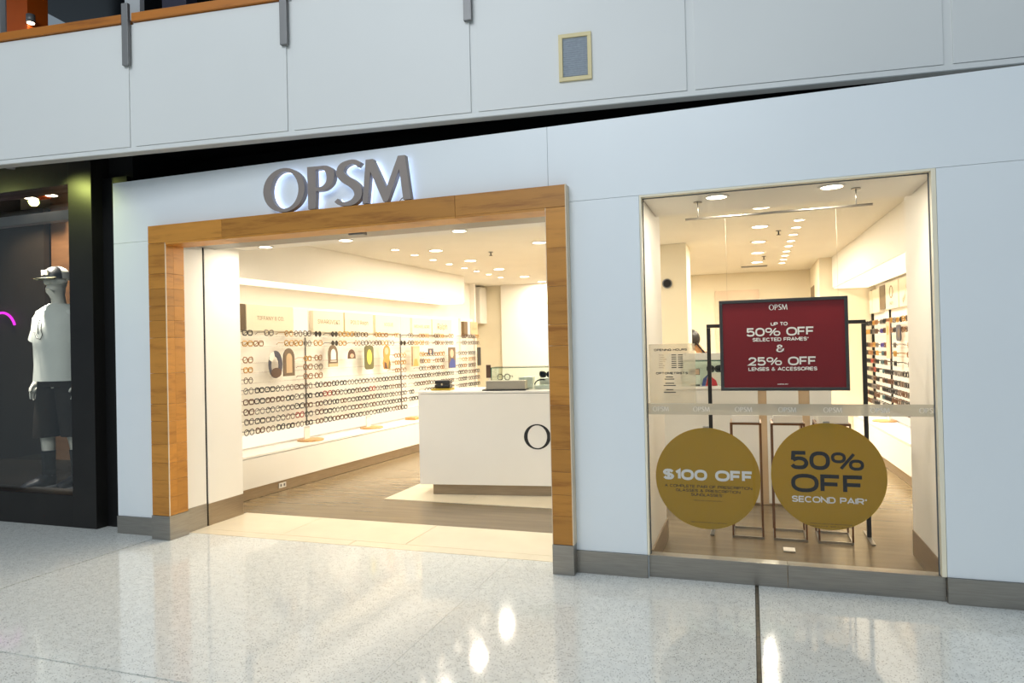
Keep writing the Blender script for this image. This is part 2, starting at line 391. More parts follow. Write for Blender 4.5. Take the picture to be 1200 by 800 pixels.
_S = spline([(.95, .80), (.78, .96), (.5, 1), (.2, .96), (.03, .76), (.2, .57), (.5, .51), (.8, .44), (.97, .25), (.8, .04), (.5, 0), (.2, .04), (.03, .20)], 3)
_P = [(0, 0), (0, 1), (.65, 1)] + arc(.65, .72, .35, .28, 90, -90, 6) + [(0, .44)]
GLYPH = {'A': (1.1, [[(0, 0), (.5, 1), (1, 0)], [(.2, .30), (.8, .30)]]), 'B': (.9, [_P, [(.65, .44)] + arc(.65, .22, .35, .22, 90, -90, 6) + [(0, 0)]]), 'C': (1.05, [arc(.5, .5, .5, .5, 42, 318, 14)]),
 'D': (1.0, [[(0, 0), (0, 1), (.5, 1)] + arc(.5, .5, .5, .5, 90, -90, 8) + [(0, 0)]]), 'E': (.82, [[(1, 1), (0, 1), (0, 0), (1, 0)], [(0, .5), (.92, .5)]]), 'F': (.8, [[(1, 1), (0, 1), (0, 0)], [(0, .48), (.9, .48)]]),
 'G': (1.1, [arc(.5, .5, .5, .5, 42, 330, 14) + [(1, .48), (.58, .48)]]), 'H': (1.0, [[(0, 0), (0, 1)], [(1, 0), (1, 1)], [(0, .5), (1, .5)]]), 'I': (.01, [[(0, 0), (0, 1)]]), 'K': (.95, [[(0, 0), (0, 1)], [(1, 1), (0, .42)], [(.35, .6), (1, 0)]]),
 'L': (.78, [[(0, 1), (0, 0), (1, 0)]]), 'M': (1.2, [[(0, 0), (0, 1), (.5, .25), (1, 1), (1, 0)]]), 'N': (1.0, [[(0, 0), (0, 1), (1, 0), (1, 1)]]), 'O': (1.15, [arc(.5, .5, .5, .5, 0, 360, 22)]), 'P': (.9, [_P]),
 'R': (.95, [_P, [(.55, .44), (1, 0)]]), 'S': (.92, [_S]), 'T': (.95, [[(0, 1), (1, 1)], [(.5, 1), (.5, 0)]]), 'U': (1.0, [[(0, 1), (0, .4)] + arc(.5, .4, .5, .4, 180, 360, 8) + [(1, 1)]]), 'V': (1.05, [[(0, 1), (.5, 0), (1, 1)]]),
 'W': (1.4, [[(0, 1), (.25, 0), (.5, .8), (.75, 0), (1, 1)]]), 'X': (1, [[(0, 0), (1, 1)], [(0, 1), (1, 0)]]), 'Y': (1, [[(0, 1), (.5, .45), (1, 1)], [(.5, .45), (.5, 0)]]), '0': (1.0, [arc(.5, .5, .5, .5, 0, 360, 22)]),
 '1': (.32, [[(0, .76), (1, 1), (1, 0)]]), '2': (.9, [spline([(.03, .72), (.2, .95), (.5, 1), (.82, .94), (.95, .72), (.78, .48), (.02, .0)], 3) + [(1, 0)]]),
 '5': (.9, [[(.92, 1), (.1, 1), (.06, .50)], spline([(.06, .50), (.4, .63), (.8, .56), (.97, .31), (.8, .05), (.45, 0), (.15, .04), (0, .18)], 3)]), '$': (.9, [_S, [(.5, 1.14), (.5, -.14)]]),
 '%': (1.75, [arc(.2, .73, .2, .27, 0, 360, 14), arc(.8, .27, .2, .27, 0, 360, 14), [(.28, 0), (.72, 1)]]), '&': (1.0, [spline([(1, 0), (.36, .60), (.22, .82), (.42, 1), (.64, .84), (.5, .64), (.12, .42), (.03, .18), (.32, 0), (.68, .08), (.95, .46)], 3)]),
 '*': (.3, [[(.5, .98), (.5, .66)], [(.05, .90), (.95, .74)], [(.05, .74), (.95, .90)]]), ' ': (.42, [])}
def stroke_text(mb, s, origin, right, up, w, h, weight=.17):
    # wide sans lettering drawn with strokes of even weight, fitted to width w and height h
    gap = weight + .07; adv = sum(GLYPH.get(c, GLYPH[' '])[0] for c in s) + gap * (len(s) - 1)
    t = weight * h; fx = (w - t) / (adv * h); hh = h - t; x = 0.0
    right, up = Vector(right).normalized(), Vector(up).normalized(); o = Vector(origin)
    nrm = right.cross(up); k_ = [0]
    def P(px, py): return o + right * px + up * py + nrm * (7e-5 * (k_[0] % 5))
    for c in s:
        gw, strokes = GLYPH.get(c, GLYPH[' '])
        for st in strokes:
            pts = [((x + q[0] * gw) * h * fx - (w - t) / 2, q[1] * hh - hh / 2) for q in st]
            pts = [q for i, q in enumerate(pts) if i == 0 or math.hypot(q[0] - pts[i-1][0], q[1] - pts[i-1][1]) > 1e-6]
            loop = math.hypot(pts[0][0] - pts[-1][0], pts[0][1] - pts[-1][1]) < 1e-6
            if loop: pts = pts[:-1]
            k_[0] += 1; n = len(pts); rib = []
            for i in range(n):
                a = pts[i-1] if (i or loop) else None; b = pts[(i+1) % n] if (i < n - 1 or loop) else None; q = pts[i]
                d1 = Vector((q[0] - a[0], q[1] - a[1])).normalized() if a else None; d2 = Vector((b[0] - q[0], b[1] - q[1])).normalized() if b else None
                d1 = d1 or d2; d2 = d2 or d1; tn = (d1 + d2); tn = tn.normalized() if tn.length > 1e-4 else d1
                ml = (t * .78 if c == '%' else t) / 2 / max(0.42, abs(tn.dot(d1))); nx, ny = -tn.y * ml, tn.x * ml
                rib.append((mb._v(P(q[0] + nx, q[1] + ny)), mb._v(P(q[0] - nx, q[1] - ny))))
            for i in range(n if loop else n - 1):
                A_, B_ = rib[i], rib[(i+1) % n]; mb.face([A_[0], A_[1], B_[1], B_[0]])
        x += gw + gap
    return mb
LOGO = logo_word()

XR_, ZR_ = (1, 0, 0), (0, 0, 1)
# ================================================================== SETTING: mall floor
floor = thing('floor', (0, 0, 0), 'polished white speckled terrazzo mall floor with thin dark joints', None, kind='structure')
xs = [-11.4, -8.6, -6.8, -5.0, -3.575, -1.77, 0.0, 1.8, 3.6, 6.0]; ys = [-9.0, -6.3, -4.25, -2.13, 0.17]
for i in range(len(xs) - 1):
    for j in range(len(ys) - 1):
        gx = 0.012 if xs[i] == 0.0 else 0.0009; hx = 0.012 if xs[i+1] == 0.0 else 0.0009
        if xs[i] in (-5.0,): gx = 0.006
        if xs[i+1] in (-5.0,): hx = 0.006
        gy = 0.007 if ys[j] == -2.13 else 0.0009; hy = 0.007 if ys[j+1] == -2.13 else 0.0009
        mb = MB(); mb.box((xs[i] + gx, ys[j] + gy, -0.06), (xs[i+1] - hx, ys[j+1] - hy, 0.0))
        obj('floor_slab', mb, M['terrazzo'], floor)
obj('joint_bed', MB().box((-11.4, -9.0, -0.08), (6.0, 0.17, -0.02)), M['void'], floor)
obj('movement_joint', MB().box((-0.009, -9.0, -0.02), (0.009, 0.17, -0.002)), M['brass'], floor, label='wide brass movement joint')
# ---- shop floor
sf = thing('floor', (0, 0.17, 0), 'shop floor of brown vinyl with cream tiles at entrance and counter', None, kind='structure')
obj('vinyl_sheet', MB().box((-6.0, 0.17, -0.06), (2.4, 9.2, -0.004)), M['vinyl'], sf)
for x0, x1 in ((-4.86, -3.2), (-3.2, -1.39)):
    obj('threshold_strip', MB().box((x0 + .003, 0.175, -0.004), (x1 - .003, 0.31, 0.001)), M['cream_tile'], sf)
for x0, x1 in ((-4.86, -3.96), (-3.96, -2.74), (-2.74, -1.39)):
    obj('cream_floor_tile', MB().box((x0 + .003, 0.315, -0.004), (x1 - .003, 0.94, 0.001)), M['cream_tile'], sf)
for k in range(3):
    for j in range(2):
        obj('cream_floor_tile', MB().box((-3.8 + k*.95 + .003, 1.84 + j*.75 + .003, -0.004), (-3.8 + (k+1)*.95 - .003, 1.84 + (j+1)*.75 - .003, 0.001)), M['cream_tile'], sf)

# ================================================================== SETTING: shop front wall
wf = thing('wall_front', (-1.3, 0, 0), 'white panelled shopfront wall with doorway and display window', None, kind='structure')
FXL, FXR, FT, FJ, FP = -5.493, 3.6, 3.193, 2.636, 0.156
def core(lo, hi): obj('wall_core', MB().box(lo, hi), M['cladding'], wf)
core((FXL + .004, 0.022, 0), (-4.86, 0.815, FT - .004)); core((-4.86, 0.022, 2.66), (-1.36, 0.92, FT - .004)); core((-1.36, 0.022, 0), (-0.70, 1.05, FT - .004))
core((-0.70, 0.022, 2.655), (1.10, 0.80, FT - .004)); core((1.12, 0.022, 0), (FXR, 1.02, FT - .004))
def panel(x0, x1, z0, z1):
    g = 0.0011
    obj('cladding_panel', MB().box((x0 + g, 0.0, z0 + g), (x1 - g, 0.0215, z1 - g), 0.0015), M['cladding'], wf)
panel(FXL, -1.354, FJ, FT); panel(-1.354, 1.9, FJ, FT); panel(1.9, FXR, FJ, FT)
panel(FXL, -4.86, FP, FJ); panel(-1.36, -0.705, FP, FJ); panel(1.09, FXR, FP, FJ)
def baseboard(x0, x1, z=FP, lab=None):
    obj('baseboard_front', MB().box((x0, -0.012, 0), (x1, 0.021, z), 0.002), M['steel'], base=((x0+x1)/2, 0, 0), label=lab, kind='structure')
baseboard(FXL, -4.995, lab='brushed steel skirting left of the oak doorway')
baseboard(-1.205, -0.705, lab='brushed steel skirting between doorway and display window')
baseboard(1.09, FXR, lab='brushed steel skirting right of the display window')
obj('baseboard_door', MB().box((-4.862, 0.12, 0), (-4.842, 0.39, 0.215), 0.002), M['steel'], base=(-4.85, .25, 0), label='steel skirting on the doorway reveal before the dark slot', kind='structure')
obj('baseboard_door', MB().box((-4.862, 0.41, 0), (-4.842, 0.885, 0.205), 0.002), M['steel_warm'], base=(-4.85, .6, 0), label='steel skirting on the doorway reveal past the dark slot', kind='structure')
obj('trim_1', MB().box((-4.859, 0.12, 0.215), (-4.846, 0.39, 2.62)), M['white'], base=(-4.85, .25, 0), label='white reveal panel between oak jamb and dark slot', kind='structure')
obj('trim_2', MB().box((-4.859, 0.415, 0.205), (-4.846, 0.885, 2.655)), M['white'], base=(-4.85, .6, 0), label='white reveal panel past the dark slot', kind='structure')
obj('trim_3', MB().box((-4.858, 0.39, 0.0), (-4.853, 0.415, 2.62)), M['void'], base=(-4.855, .4, 0), label='dark shutter slot in the doorway reveal', kind='structure')
obj('trim_4', MB().box((-4.80, 0.12, 2.60), (-1.36, 0.5, 2.66)), M['track'], base=(-3, .3, 2.6), label='grey steel shutter track over the doorway', kind='structure')
obj('trim_5', MB().box((-4.80, 0.5, 2.645), (-1.36, 0.93, 2.69)), M['white'], base=(-3, .7, 2.65), label='white soffit panel over the doorway', kind='structure')
obj('motion_sensor', MB().box((-3.16, 0.22, 2.575), (-3.02, 0.29, 2.60), .006), M['grey_metal'], base=(-3.09, .25, 2.6), label='small grey motion sensor under the doorway shutter track', cat='sensor')

# ---- oak portal frame
pf = thing('entrance_portal', (-3.1, 0, 0), 'oak portal frame around the shop entrance on steel feet', 'door frame')
PY = -0.091
xj = [-4.992, -4.19, -2.05, -1.204]
for a, b in zip(xj, xj[1:]):
    obj('lintel_board', MB().box((a + .001, PY, 2.59), (b - .001, -0.001, 2.744), .002), M['oak'], pf)
for a, b in ((-4.80, -4.19), (-4.19, -2.05), (-2.05, -1.352)):
    obj('lintel_underside_board', MB().box((a + .001, PY, 2.572), (b - .001, 0.13, 2.589), .001), M['oak'], pf)
rj = random.Random(3)
def jamb(x0, x1, side):
    z = 0.21
    while z < 2.588:
        h = rj.choice((0.13, 0.16, 0.2, 0.27, 0.15, 0.31)); z2 = z + h
        if 2.588 - z2 < 0.09: z2 = 2.588
        mb = MB(); mb.box((x0, PY, z + .0008), (x1, -0.0015, z2 - .0008), .0015)
        obj('jamb_board', mb, M['oak'], pf)
        if side == 'L': mb = MB().box((x1 - .03, -0.001, z + .0008), (x1, 0.118, z2 - .0008), .0015)
        else: mb = MB().box((x0, -0.001, z + .0008), (x0 + .008, 0.118, z2 - .0008), .001)
        obj('reveal_board', mb, M['oak'], pf)
        z = z2
jamb(-4.992, -4.80, 'L'); jamb(-1.352, -1.209, 'R')
obj('edge_trim', MB().box((-4.803, PY - .002, 0.21), (-4.797, PY + .006, 2.588)), M['edge'], pf, label='pale edge strip')
obj('edge_trim', MB().box((-1.209, PY - .002, 0.21), (-1.202, -0.002, 2.746)), M['edge'], pf, label='pale edge strip')
obj('edge_trim', MB().box((-1.3555, PY - .002, 0.21), (-1.3515, PY + .006, 2.588)), M['edge'], pf, label='pale edge strip')
obj('steel_foot', MB().box((-4.998, PY - .006, 0), (-4.794, 0.118, 0.209), .002), M['steel'], pf, label='brushed steel foot')
obj('steel_foot', MB().box((-1.358, PY - .006, 0), (-1.203, -0.012, 0.209), .002), M['steel'], pf, label='brushed steel foot')

# ---- channel letters over the door
X0 = -0.085
for ch, x0, x1, z0, z1 in (('O', -3.765, -3.363, 2.750, 3.108), ('P', -3.336, -3.085, 2.752, 3.092), ('S', -3.088, -2.836, 2.748, 3.108), ('M', -2.836, -2.415, 2.752, 3.092)):
    me = poly_mesh(logo_letter(ch), 0.5, 0.0); bx0, bx1, by0, by1 = bounds(me)
    mtx = Matrix.Translation(((x0+x1)/2, (X0 - 0.036)/2, (z0+z1)/2)) @ Matrix(((1,0,0),(0,0,-1),(0,1,0))).to_4x4() @ Matrix.Diagonal(((x1-x0)/(bx1-bx0), (z1-z0)/(by1-by0), 0.049, 1)) @ Matrix.Translation((-(bx0+bx1)/2, -(by0+by1)/2, 0))
    t = thing('sign_letter', ((x0+x1)/2, -0.05, z0), f'grey halo-lit channel letter {ch} standing above the oak door frame', 'sign letter', 'shop name letters over the door')
    obj('letter_body', MB().mesh(me, mtx), M['logo'], t)
    me2 = poly_mesh(logo_letter(ch))
    mtx2 = Matrix.Translation(((x0+x1)/2, -0.0345, (z0+z1)/2)) @ Matrix(((1,0,0),(0,0,-1),(0,1,0))).to_4x4() @ Matrix.Diagonal(((x1-x0)/(bx1-bx0)*.93, (z1-z0)/(by1-by0)*.95, 1, 1)) @ Matrix.Translation((-(bx0+bx1)/2, -(by0+by1)/2, 0))
    obj('halo_light', MB().mesh(me2, mtx2), M['halo'], t, label='blue-white halo light')
obj('cable', MB().tube([(-2.53, -0.05, 2.752), (-2.50, -0.07, 2.765), (-2.455, -0.06, 2.79)], .003), M['black'], base=(-2.5, -.05, 2.75), label='thin black cable between the feet of the letter M', cat='cable')

# ================================================================== SETTING: display window
wx0, wx1, wz0, wz1 = -0.690, 1.062, 0.150, 2.622
fr = thing('window_1', (0.19, 0.06, 0), 'large shop display window with thin surround tinted by painted-in shop light and steel sill', None, kind='structure')
obj('window_frame', MB().box((-0.705, 0.0, 0.156), (wx0 - .001, 0.075, 2.636), .002), M['surround'], fr)
obj('window_frame', MB().box((wx1 + .001, 0.0, 0.156), (1.089, 0.075, 2.636), .002), M['surround'], fr)
obj('window_frame', MB().box((wx0 - .001, 0.0, wz1), (wx1 + .001, 0.075, 2.636), .002), M['surround'], fr)
obj('window_sill', MB().box((-0.705, 0.030, 0.0), (0.19, 0.12, wz0), .002), M['steel'], fr)
obj('window_sill', MB().box((0.194, 0.030, 0.0), (1.09, 0.12, wz0), .002), M['steel'], fr)
obj('pane', MB().box((wx0, 0.058, wz0), (wx1, 0.064, wz1)), M['glass'], fr)
obj('gasket', MB().box((wx0 - .001, 0.052, wz0), (wx0 + .004, 0.070, wz1)), M['gap'], fr)
obj('gasket', MB().box((wx1 - .004, 0.052, wz0), (wx1 + .001, 0.070, wz1)), M['gap'], fr)
obj('gasket', MB().box((wx0, 0.052, wz1 - .004), (wx1, 0.070, wz1 + .001)), M['gap'], fr)
# plinths on the inner reveals
obj('baseboard_window', MB().box((-0.70, 0.12, 0), (-0.682, 1.06, 0.16)), M['steel_warm'], base=(-.69, .6, 0), label='steel skirting on the left inner window reveal', kind='structure')
obj('baseboard_window', MB().box((1.102, 0.12, 0), (1.12, 1.02, 0.19)), M['steel_warm'], base=(1.11, .6, 0), label='steel skirting on the right inner window reveal', kind='structure')
obj('trim_6', MB().box((-0.70, 0.076, 0.16), (-0.695, 1.06, 2.655)), M['white'], base=(-.69, .6, 0), label='white painted left inner window reveal', kind='structure')
obj('trim_7', MB().box((1.108, 0.076, 0.19), (1.12, 1.02, 2.655)), M['white'], base=(1.11, .6, 0), label='white painted right inner window reveal', kind='structure')
obj('trim_8', MB().box((-0.69, 0.076, 2.625), (1.105, 0.80, 2.655)), M['white'], base=(0.2, .4, 2.63), label='white soffit inside the display window', kind='structure')

# ================================================================== SETTING: shop shell
CZ = 2.90
LA = Vector((-5.224, 1.353, 0)); LT = Vector((0.0627, 0.998, 0)).normalized(); LN = Vector((-LT.y, LT.x, 0))
RA = Vector((1.602, 3.266, 0)); RT = Vector((-0.037, 0.9993, 0)).normalized(); RN = Vector((RT.y, -RT.x, 0))
LX = Matrix.Translation(LA) @ Matrix((LT, LN, Vector((0,0,1)))).transposed().to_4x4()   # local: (along wall, behind, up)
RX = Matrix.Translation(RA) @ Matrix((RT, RN, Vector((0,0,1)))).transposed().to_4x4()
def lp(s, o, z): return LX @ Vector((s, o, z))
def rp(s, o, z): return RX @ Vector((s, o, z))
obj('ceiling', MB().box((-6.0, 0.9, CZ), (2.4, 9.3, CZ + .05)), M['ceiling'], base=(-2, 5, CZ), label='cream painted shop ceiling dotted with recessed downlights', kind='structure')
obj('wall_left', MB(LX).box((-0.75, 0.42, 0), (6.66, 0.55, CZ)), M['white'], base=lp(3, .42, 0), label='warm white left wall of the shop', kind='structure')
obj('wall_left', MB().box((-5.75, 0.82, 0), (-4.87, 0.885, CZ)), M['white'], base=(-5.3, .9, 0), label='white wall end just inside the doorway', kind='structure')
obj('wall_right', MB(RX).box((-2.3, 0.36, 0), (4.4, 0.5, CZ)), M['white'], base=rp(1, .36, 0), label='warm white right wall of the shop', kind='structure')
obj('wall_left', MB().box((-5.72, 7.9, 0), (-5.66, 8.75, CZ)), M['cream'], base=(-5.7, 8.3, 0), label='cream wall of the alcove at the far left end', kind='structure')
obj('wall_back', MB().box((-5.75, 8.75, 0), (2.4, 8.85, CZ)), M['cream'], base=(-2, 8.75, 0), label='cream back wall of the shop', kind='structure')
obj('wall_back', MB().box((-4.84, 8.62, 0), (-1.6, 8.75, CZ)), M['white'], base=(-3.2, 8.62, 0), label='slightly proud white stretch of the back wall', kind='structure')
obj('wall_right', MB().box((1.04, 7.0, 0), (2.2, 8.75, CZ)), M['cream'], base=(1.6, 7.0, 0), label='cream wall return in the far right corner', kind='structure')
obj('column', MB().box((-1.75, 4.33, 0), (-0.755, 4.95, CZ - .001), .004), M['cream'], base=(-1.25, 4.6, 0), label='square cream pillar seen through the left of the window', cat='column', kind='structure')
obj('wall_left', MB().box((-5.60, 7.90, 0), (-5.135, 7.96, CZ)), M['white'], base=(-5.4, 7.9, 0), label='narrow white partition end in the far left corner', kind='structure')
d2 = thing('door_1', (-0.2, 8.74, 0), 'pale flush door in the cream back wall', None, kind='structure')
obj('door_leaf', MB().box((-0.61, 8.715, 0.0), (0.17, 8.749, 2.58), .003), plain('door_pale', (226, 204, 180), .5), d2)
obj('door_handle', MB().cyl((-0.5, 8.69, 1.1), .015, .03, 10, 1).tube([(-.5, 8.69, 1.1), (-.38, 8.69, 1.1)], .01), M['steel'], d2)
obj('door_2', MB().box((1.036, 7.9, 0.0), (1.05, 8.6, 2.55)), M['taupe'], base=(1.04, 8.2, 0), label='taupe side door in the far right wall return', kind='structure')
cab = thing('wall_cabinet', (-5.4, 8.6, 2.1), 'white overhead cabinet high in the far left corner', 'cabinet')
obj('body', MB().box((-5.655, 8.38, 2.12), (-5.20, 8.74, CZ - .03), .004), M['lam'], cab)
obj('door', MB().box((-5.65, 8.36, 2.13), (-5.205, 8.379, CZ - .04), .003), M['lam'], cab)
# unseen wall added so the mall light does not leak in
obj('wall_light_block', MB().box((-6.0, 0.93, 0), (-5.9, 9.3, CZ)), M['void'], base=(-5.95, 5, 0), label='unseen light-blocking wall added behind the left display wall', kind='structure')
# bulkheads with cove light
obj('trim_9', MB(LX).box((-0.35, -0.10, 2.42), (5.25, 0.419, CZ - .002)), M['white'], base=lp(2.5, 0, 2.42), label='white bulkhead with lit cove over the left display wall', kind='structure')
obj('trim_10', MB(RX).box((-2.2, -0.24, 2.42), (3.72, 0.359, CZ - .002)), M['white'], base=rp(1, 0, 2.42), label='white bulkhead with lit cove over the right display wall', kind='structure')
obj('cove_light', MB(LX).box((-0.33, -0.085, 2.405), (5.23, 0.33, 2.419)), M['cove'], base=lp(2.4, .04, 2.41), label='long glowing cove light under the left bulkhead', cat='strip light')
obj('cove_light', MB(RX).box((-2.1, -0.225, 2.405), (3.70, 0.25, 2.419)), M['cove'], base=rp(1, -.1, 2.41), label='long glowing cove light under the right bulkhead', cat='strip light')
WARM = (1.0, 0.90, 0.73)
# ---- downlights
proto_dl = {}
def downlight(x, y, z, r, energy, label, group, spread=math.pi):
    t = thing('downlight', (x, y, z), label, 'downlight', group)
    if r not in proto_dl:
        a = obj('trim_ring', MB().ring(ellipse(x, y, r, r, 24), ellipse(x, y, r*.8, r*.8, 24), z - .008, z - .0005, 2), M['white'], t)
        b = obj('lens', MB().cyl((x, y, z - .005), r * .8, .004, 24), M['lamp'], t)
        proto_dl[r] = (a, b)
    else:
        for p in proto_dl[r]: dup(p, t)
    d = bpy.data.lights.new('downlight_lamp', 'AREA'); d.shape = 'DISK'; d.size = r * 1.7 * K; d.energy = energy; d.color = WARM; d.spread = spread
    lo = bpy.data.objects.new('lamp', d); COL.objects.link(lo); lo.parent = t; lo.location = (0, 0, -0.012)
ORD = ['', 'first', 'second', 'third', 'fourth', 'fifth', 'sixth', 'seventh', 'eighth', 'ninth', 'tenth', 'eleventh', 'twelfth', 'thirteenth', 'fourteenth', 'fifteenth', 'sixteenth', 'seventeenth', 'eighteenth', 'nineteenth', 'twentieth',
       'twenty-first', 'twenty-second', 'twenty-third', 'twenty-fourth']
E_BIG, E_SMALL, E_SOF = 37, 2.5, 7
for i, y in enumerate((3.43, 4.61, 5.84, 7.2, 8.3)): downlight(-3.86, y, CZ, .105, E_BIG * .45, f'large round ceiling downlight over the left half of the shop, {ORD[i+1]} from the entrance', 'large downlights in the left ceiling row')
for i, y in enumerate((3.12, 3.67, 4.25, 4.82, 5.4, 5.93, 6.5, 7.1)): downlight(-4.29, y, CZ, .062, E_SMALL, f'small round ceiling downlight along the left bulkhead, {ORD[i+1]} from the entrance', 'small downlights along the left wall', 1.6)
for i, y in enumerate((3.4, 5.0, 6.8)): downlight(-2.44, y, CZ, .105, E_BIG * (.85, 1.25, .45)[i], f'large round ceiling downlight above the counter, {ORD[i+1]} from the entrance', 'large downlights in the middle ceiling row')
for i, y in enumerate((5.9, 7.5)): downlight(-1.6, y, CZ, .105, E_BIG * (.8, .3)[i], f'added unseen ceiling downlight behind the wall between door and window, {ORD[i+1]} from the front', 'added downlights between door and window')  # row added out of view to fill the shop with light
for i, y in enumerate((2.24, 3.42, 4.66, 5.82, 7.04)): downlight(0.13, y, CZ, .105, E_BIG * (.30, .16, 1.0, .8, .6)[i], f'large round ceiling downlight seen through the window, {ORD[i+1]} from the glass', 'large downlights in the right ceiling row')
for i, y in enumerate((3.17, 3.67, 4.22, 4.77, 5.28, 5.84, 6.36, 6.89, 7.39)): downlight(0.52, y, CZ, .062, E_SMALL * 3.6, f'small round ceiling downlight towards the right wall, {ORD[i+1]} from the glass', 'small downlights in the right ceiling row', 1.6)
for i, x in enumerate((-0.20, 0.535)): downlight(x, 0.22, 2.625, .085, E_SOF, f'recessed downlight in the window soffit, {("left", "right")[i]} of the two', 'downlights in the window soffit')
for i, x in enumerate((-4.45, -3.55, -2.4)): downlight(x, 0.80, 2.645, .075, E_SOF, f'recessed downlight in the doorway soffit, {ORD[i+1]} from the left', 'downlights in the doorway soffit')
def sprinkler(x, y, z, label):
    t = thing('sprinkler', (x, y, z), label, 'sprinkler')
    obj('escutcheon', MB().cyl((x, y, z - .008), .03, .008, 14), M['grey_metal'], t)
    obj('nozzle', MB().cyl((x, y, z - .05), .008, .045, 8).cyl((x, y, z - .053), .024, .004, 12), M['charcoal'], t)
sprinkler(-3.27, 3.9, CZ, 'small dark sprinkler head in the ceiling above the counter')
sprinkler(0.34, 3.83, CZ, 'small dark sprinkler head in the ceiling near the window')
sprinkler(0.22, 6.3, CZ, 'small dark sprinkler head farther back in the right ceiling')
obj('ceiling_vent', MB().box((-3.55, 7.6, CZ - .012), (-3.1, 7.75, CZ - .001), .003), M['grey_metal'], base=(-3.3, 7.7, CZ), label='slim grey ceiling vent far back on the left', cat='vent')
obj('ceiling_vent', MB().box((-0.12, 7.6, CZ - .012), (0.3, 7.75, CZ - .001), .003), M['grey_metal'], base=(.1, 7.7, CZ), label='slim grey ceiling vent far back on the right', cat='vent')
ck = thing('wall_speaker', (-1.0, 4.32, 2.39), 'round dark grey wall device on the cream pillar', 'speaker')
obj('body', MB().cyl((-1.0, 4.312, 2.39), .052, .018, 24, 1), M['charcoal'], ck); obj('rim', MB().ring(ellipse(-1.0, 2.39, .063, .063), ellipse(-1.0, 2.39, .05, .05), 4.305, 4.329, 1), M['grey_metal'], ck)

#@@PART2@@
# ================================================================== DISPLAY WALLS
ROWZ = [1.845, 1.722, 1.530, 1.418, 1.298, 1.178, 1.052, 0.934, 0.822, 0.708]
ROWN = ['top', 'second', 'third', 'fourth', 'fifth', 'sixth', 'seventh', 'eighth', 'ninth', 'lowest']
def spectacles_mb(kind, solid):
    # local frame: x across the face, y towards the temples, z up; width 0.165
    mb = MB(); cx = 0.041
    shp = {'rect': lambda c: rrect(c, 0, .066, .054, .016, 2), 'round': lambda c: ellipse(c, 0, .032, .034, 12),
           'cat': lambda c: [(p[0], p[1] + .012 * ((p[0]) / .08 if c > 0 else -p[0] / .08) * (1 if p[1] > 0 else .2)) for p in rrect(c, 0, .068, .056, .02, 2)]}[kind]
    for c in (-cx, cx):
        loop = shp(c)
        mb.mi = 0; mb.tube([(x, 0, z) for x, z in loop], .0052 if kind == 'round' else .0072, 4, True)
        mb.mi = 1; mb.face([mb._v((x, 0.001, z)) for x, z in loop])
    mb.mi = 0
    mb.tube([(-.012, 0, .008), (0, -.004, .012), (.012, 0, .008)], .0045, 4)
    for sx in (-1, 1):
        mb.tube([(sx*.072, 0, .012), (sx*.080, .012, .012), (sx*.080, .10, .010), (sx*.078, .135, -.012)], .0036, 4)
    return mb
SPEC = {}
def specs(kind, colr, loc, rot, label, group, dark=False):
    key = (kind, colr, dark)
    if key not in SPEC:
        mb = spectacles_mb(kind, dark)
        o = obj('spectacles', mb, [FR[colr], M['darklens'] if dark else M['lens']], base=(0, 0, 0))
        SPEC[key] = o.data; bpy.data.objects.remove(o)
    o = bpy.data.objects.new('spectacles', SPEC[key]); COL.objects.link(o)
    o.location = loc; o.rotation_euler = (0, 0, rot); BASE[o] = Vector(loc)
    return tag(o, label, 'spectacles', group)
def stuff_specs(name, items, label, cat, group=None):
    mb = MB(); mats = []; idx = {}
    for kind, colr, loc, rot, dark in items:
        src = spectacles_mb(kind, dark).bm
        me = bpy.data.meshes.new('tmp'); src.to_mesh(me); src.free()
        mt = Matrix.Translation(loc) @ Matrix.Rotation(rot, 4, 'Z')
        for mm in (FR[colr], M['darklens'] if dark else M['lens']):
            if mm not in idx: idx[mm] = len(mats); mats.append(mm)
        vs = [mb._v(mt @ v.co) for v in me.vertices]
        for p in me.polygons:
            f = mb.face([vs[i] for i in p.vertices], True)
            if f: f.material_index = idx[FR[colr]] if p.material_index == 0 else idx[M['darklens'] if dark else M['lens']]
        bpy.data.meshes.remove(me)
    return obj(name, mb, mats, base=items[0][2], label=label, cat=cat, group=group, kind='stuff')
rg = random.Random(11)
def pick(row):
    if row < 2: c = rg.choice(['gold', 'gold', 'tan', 'grey', 'black', 'brown']); k = rg.choice(['round', 'rect', 'cat'])
    elif row < 5: c = rg.choice(['tan', 'grey', 'brown', 'gold', 'black', 'tan']); k = rg.choice(['round', 'rect', 'cat'])
    else: c = rg.choice(['black', 'black', 'brown', 'brown', 'grey', 'red' if rg.random() < .15 else 'black']); k = rg.choice(['rect', 'rect', 'round', 'cat'])
    return k, c
CARDS_L = [(0.60, 0.87), (0.86, 1.13), (1.75, 2.0), (2.17, 2.40), (2.57, 2.85), (3.05, 3.30), (3.88, 4.18), (5.18, 5.45), (6.38, 6.55)]
def blocked(s, row, cards, h=.10):
    if row in (2, 3, 4): return any(a - h < s < b + h for a, b in cards)
    return False
rotL = math.atan2(LT.y, LT.x) ; rotR = math.atan2(-RT.y, -RT.x)
WN = {'black': 'black', 'brown': 'brown', 'gold': 'gold', 'grey': 'grey', 'violet': 'violet', 'teal': 'teal', 'tan': 'tan', 'red': 'dark red'}
KN = {'rect': 'rectangular', 'round': 'round', 'cat': 'upswept'}
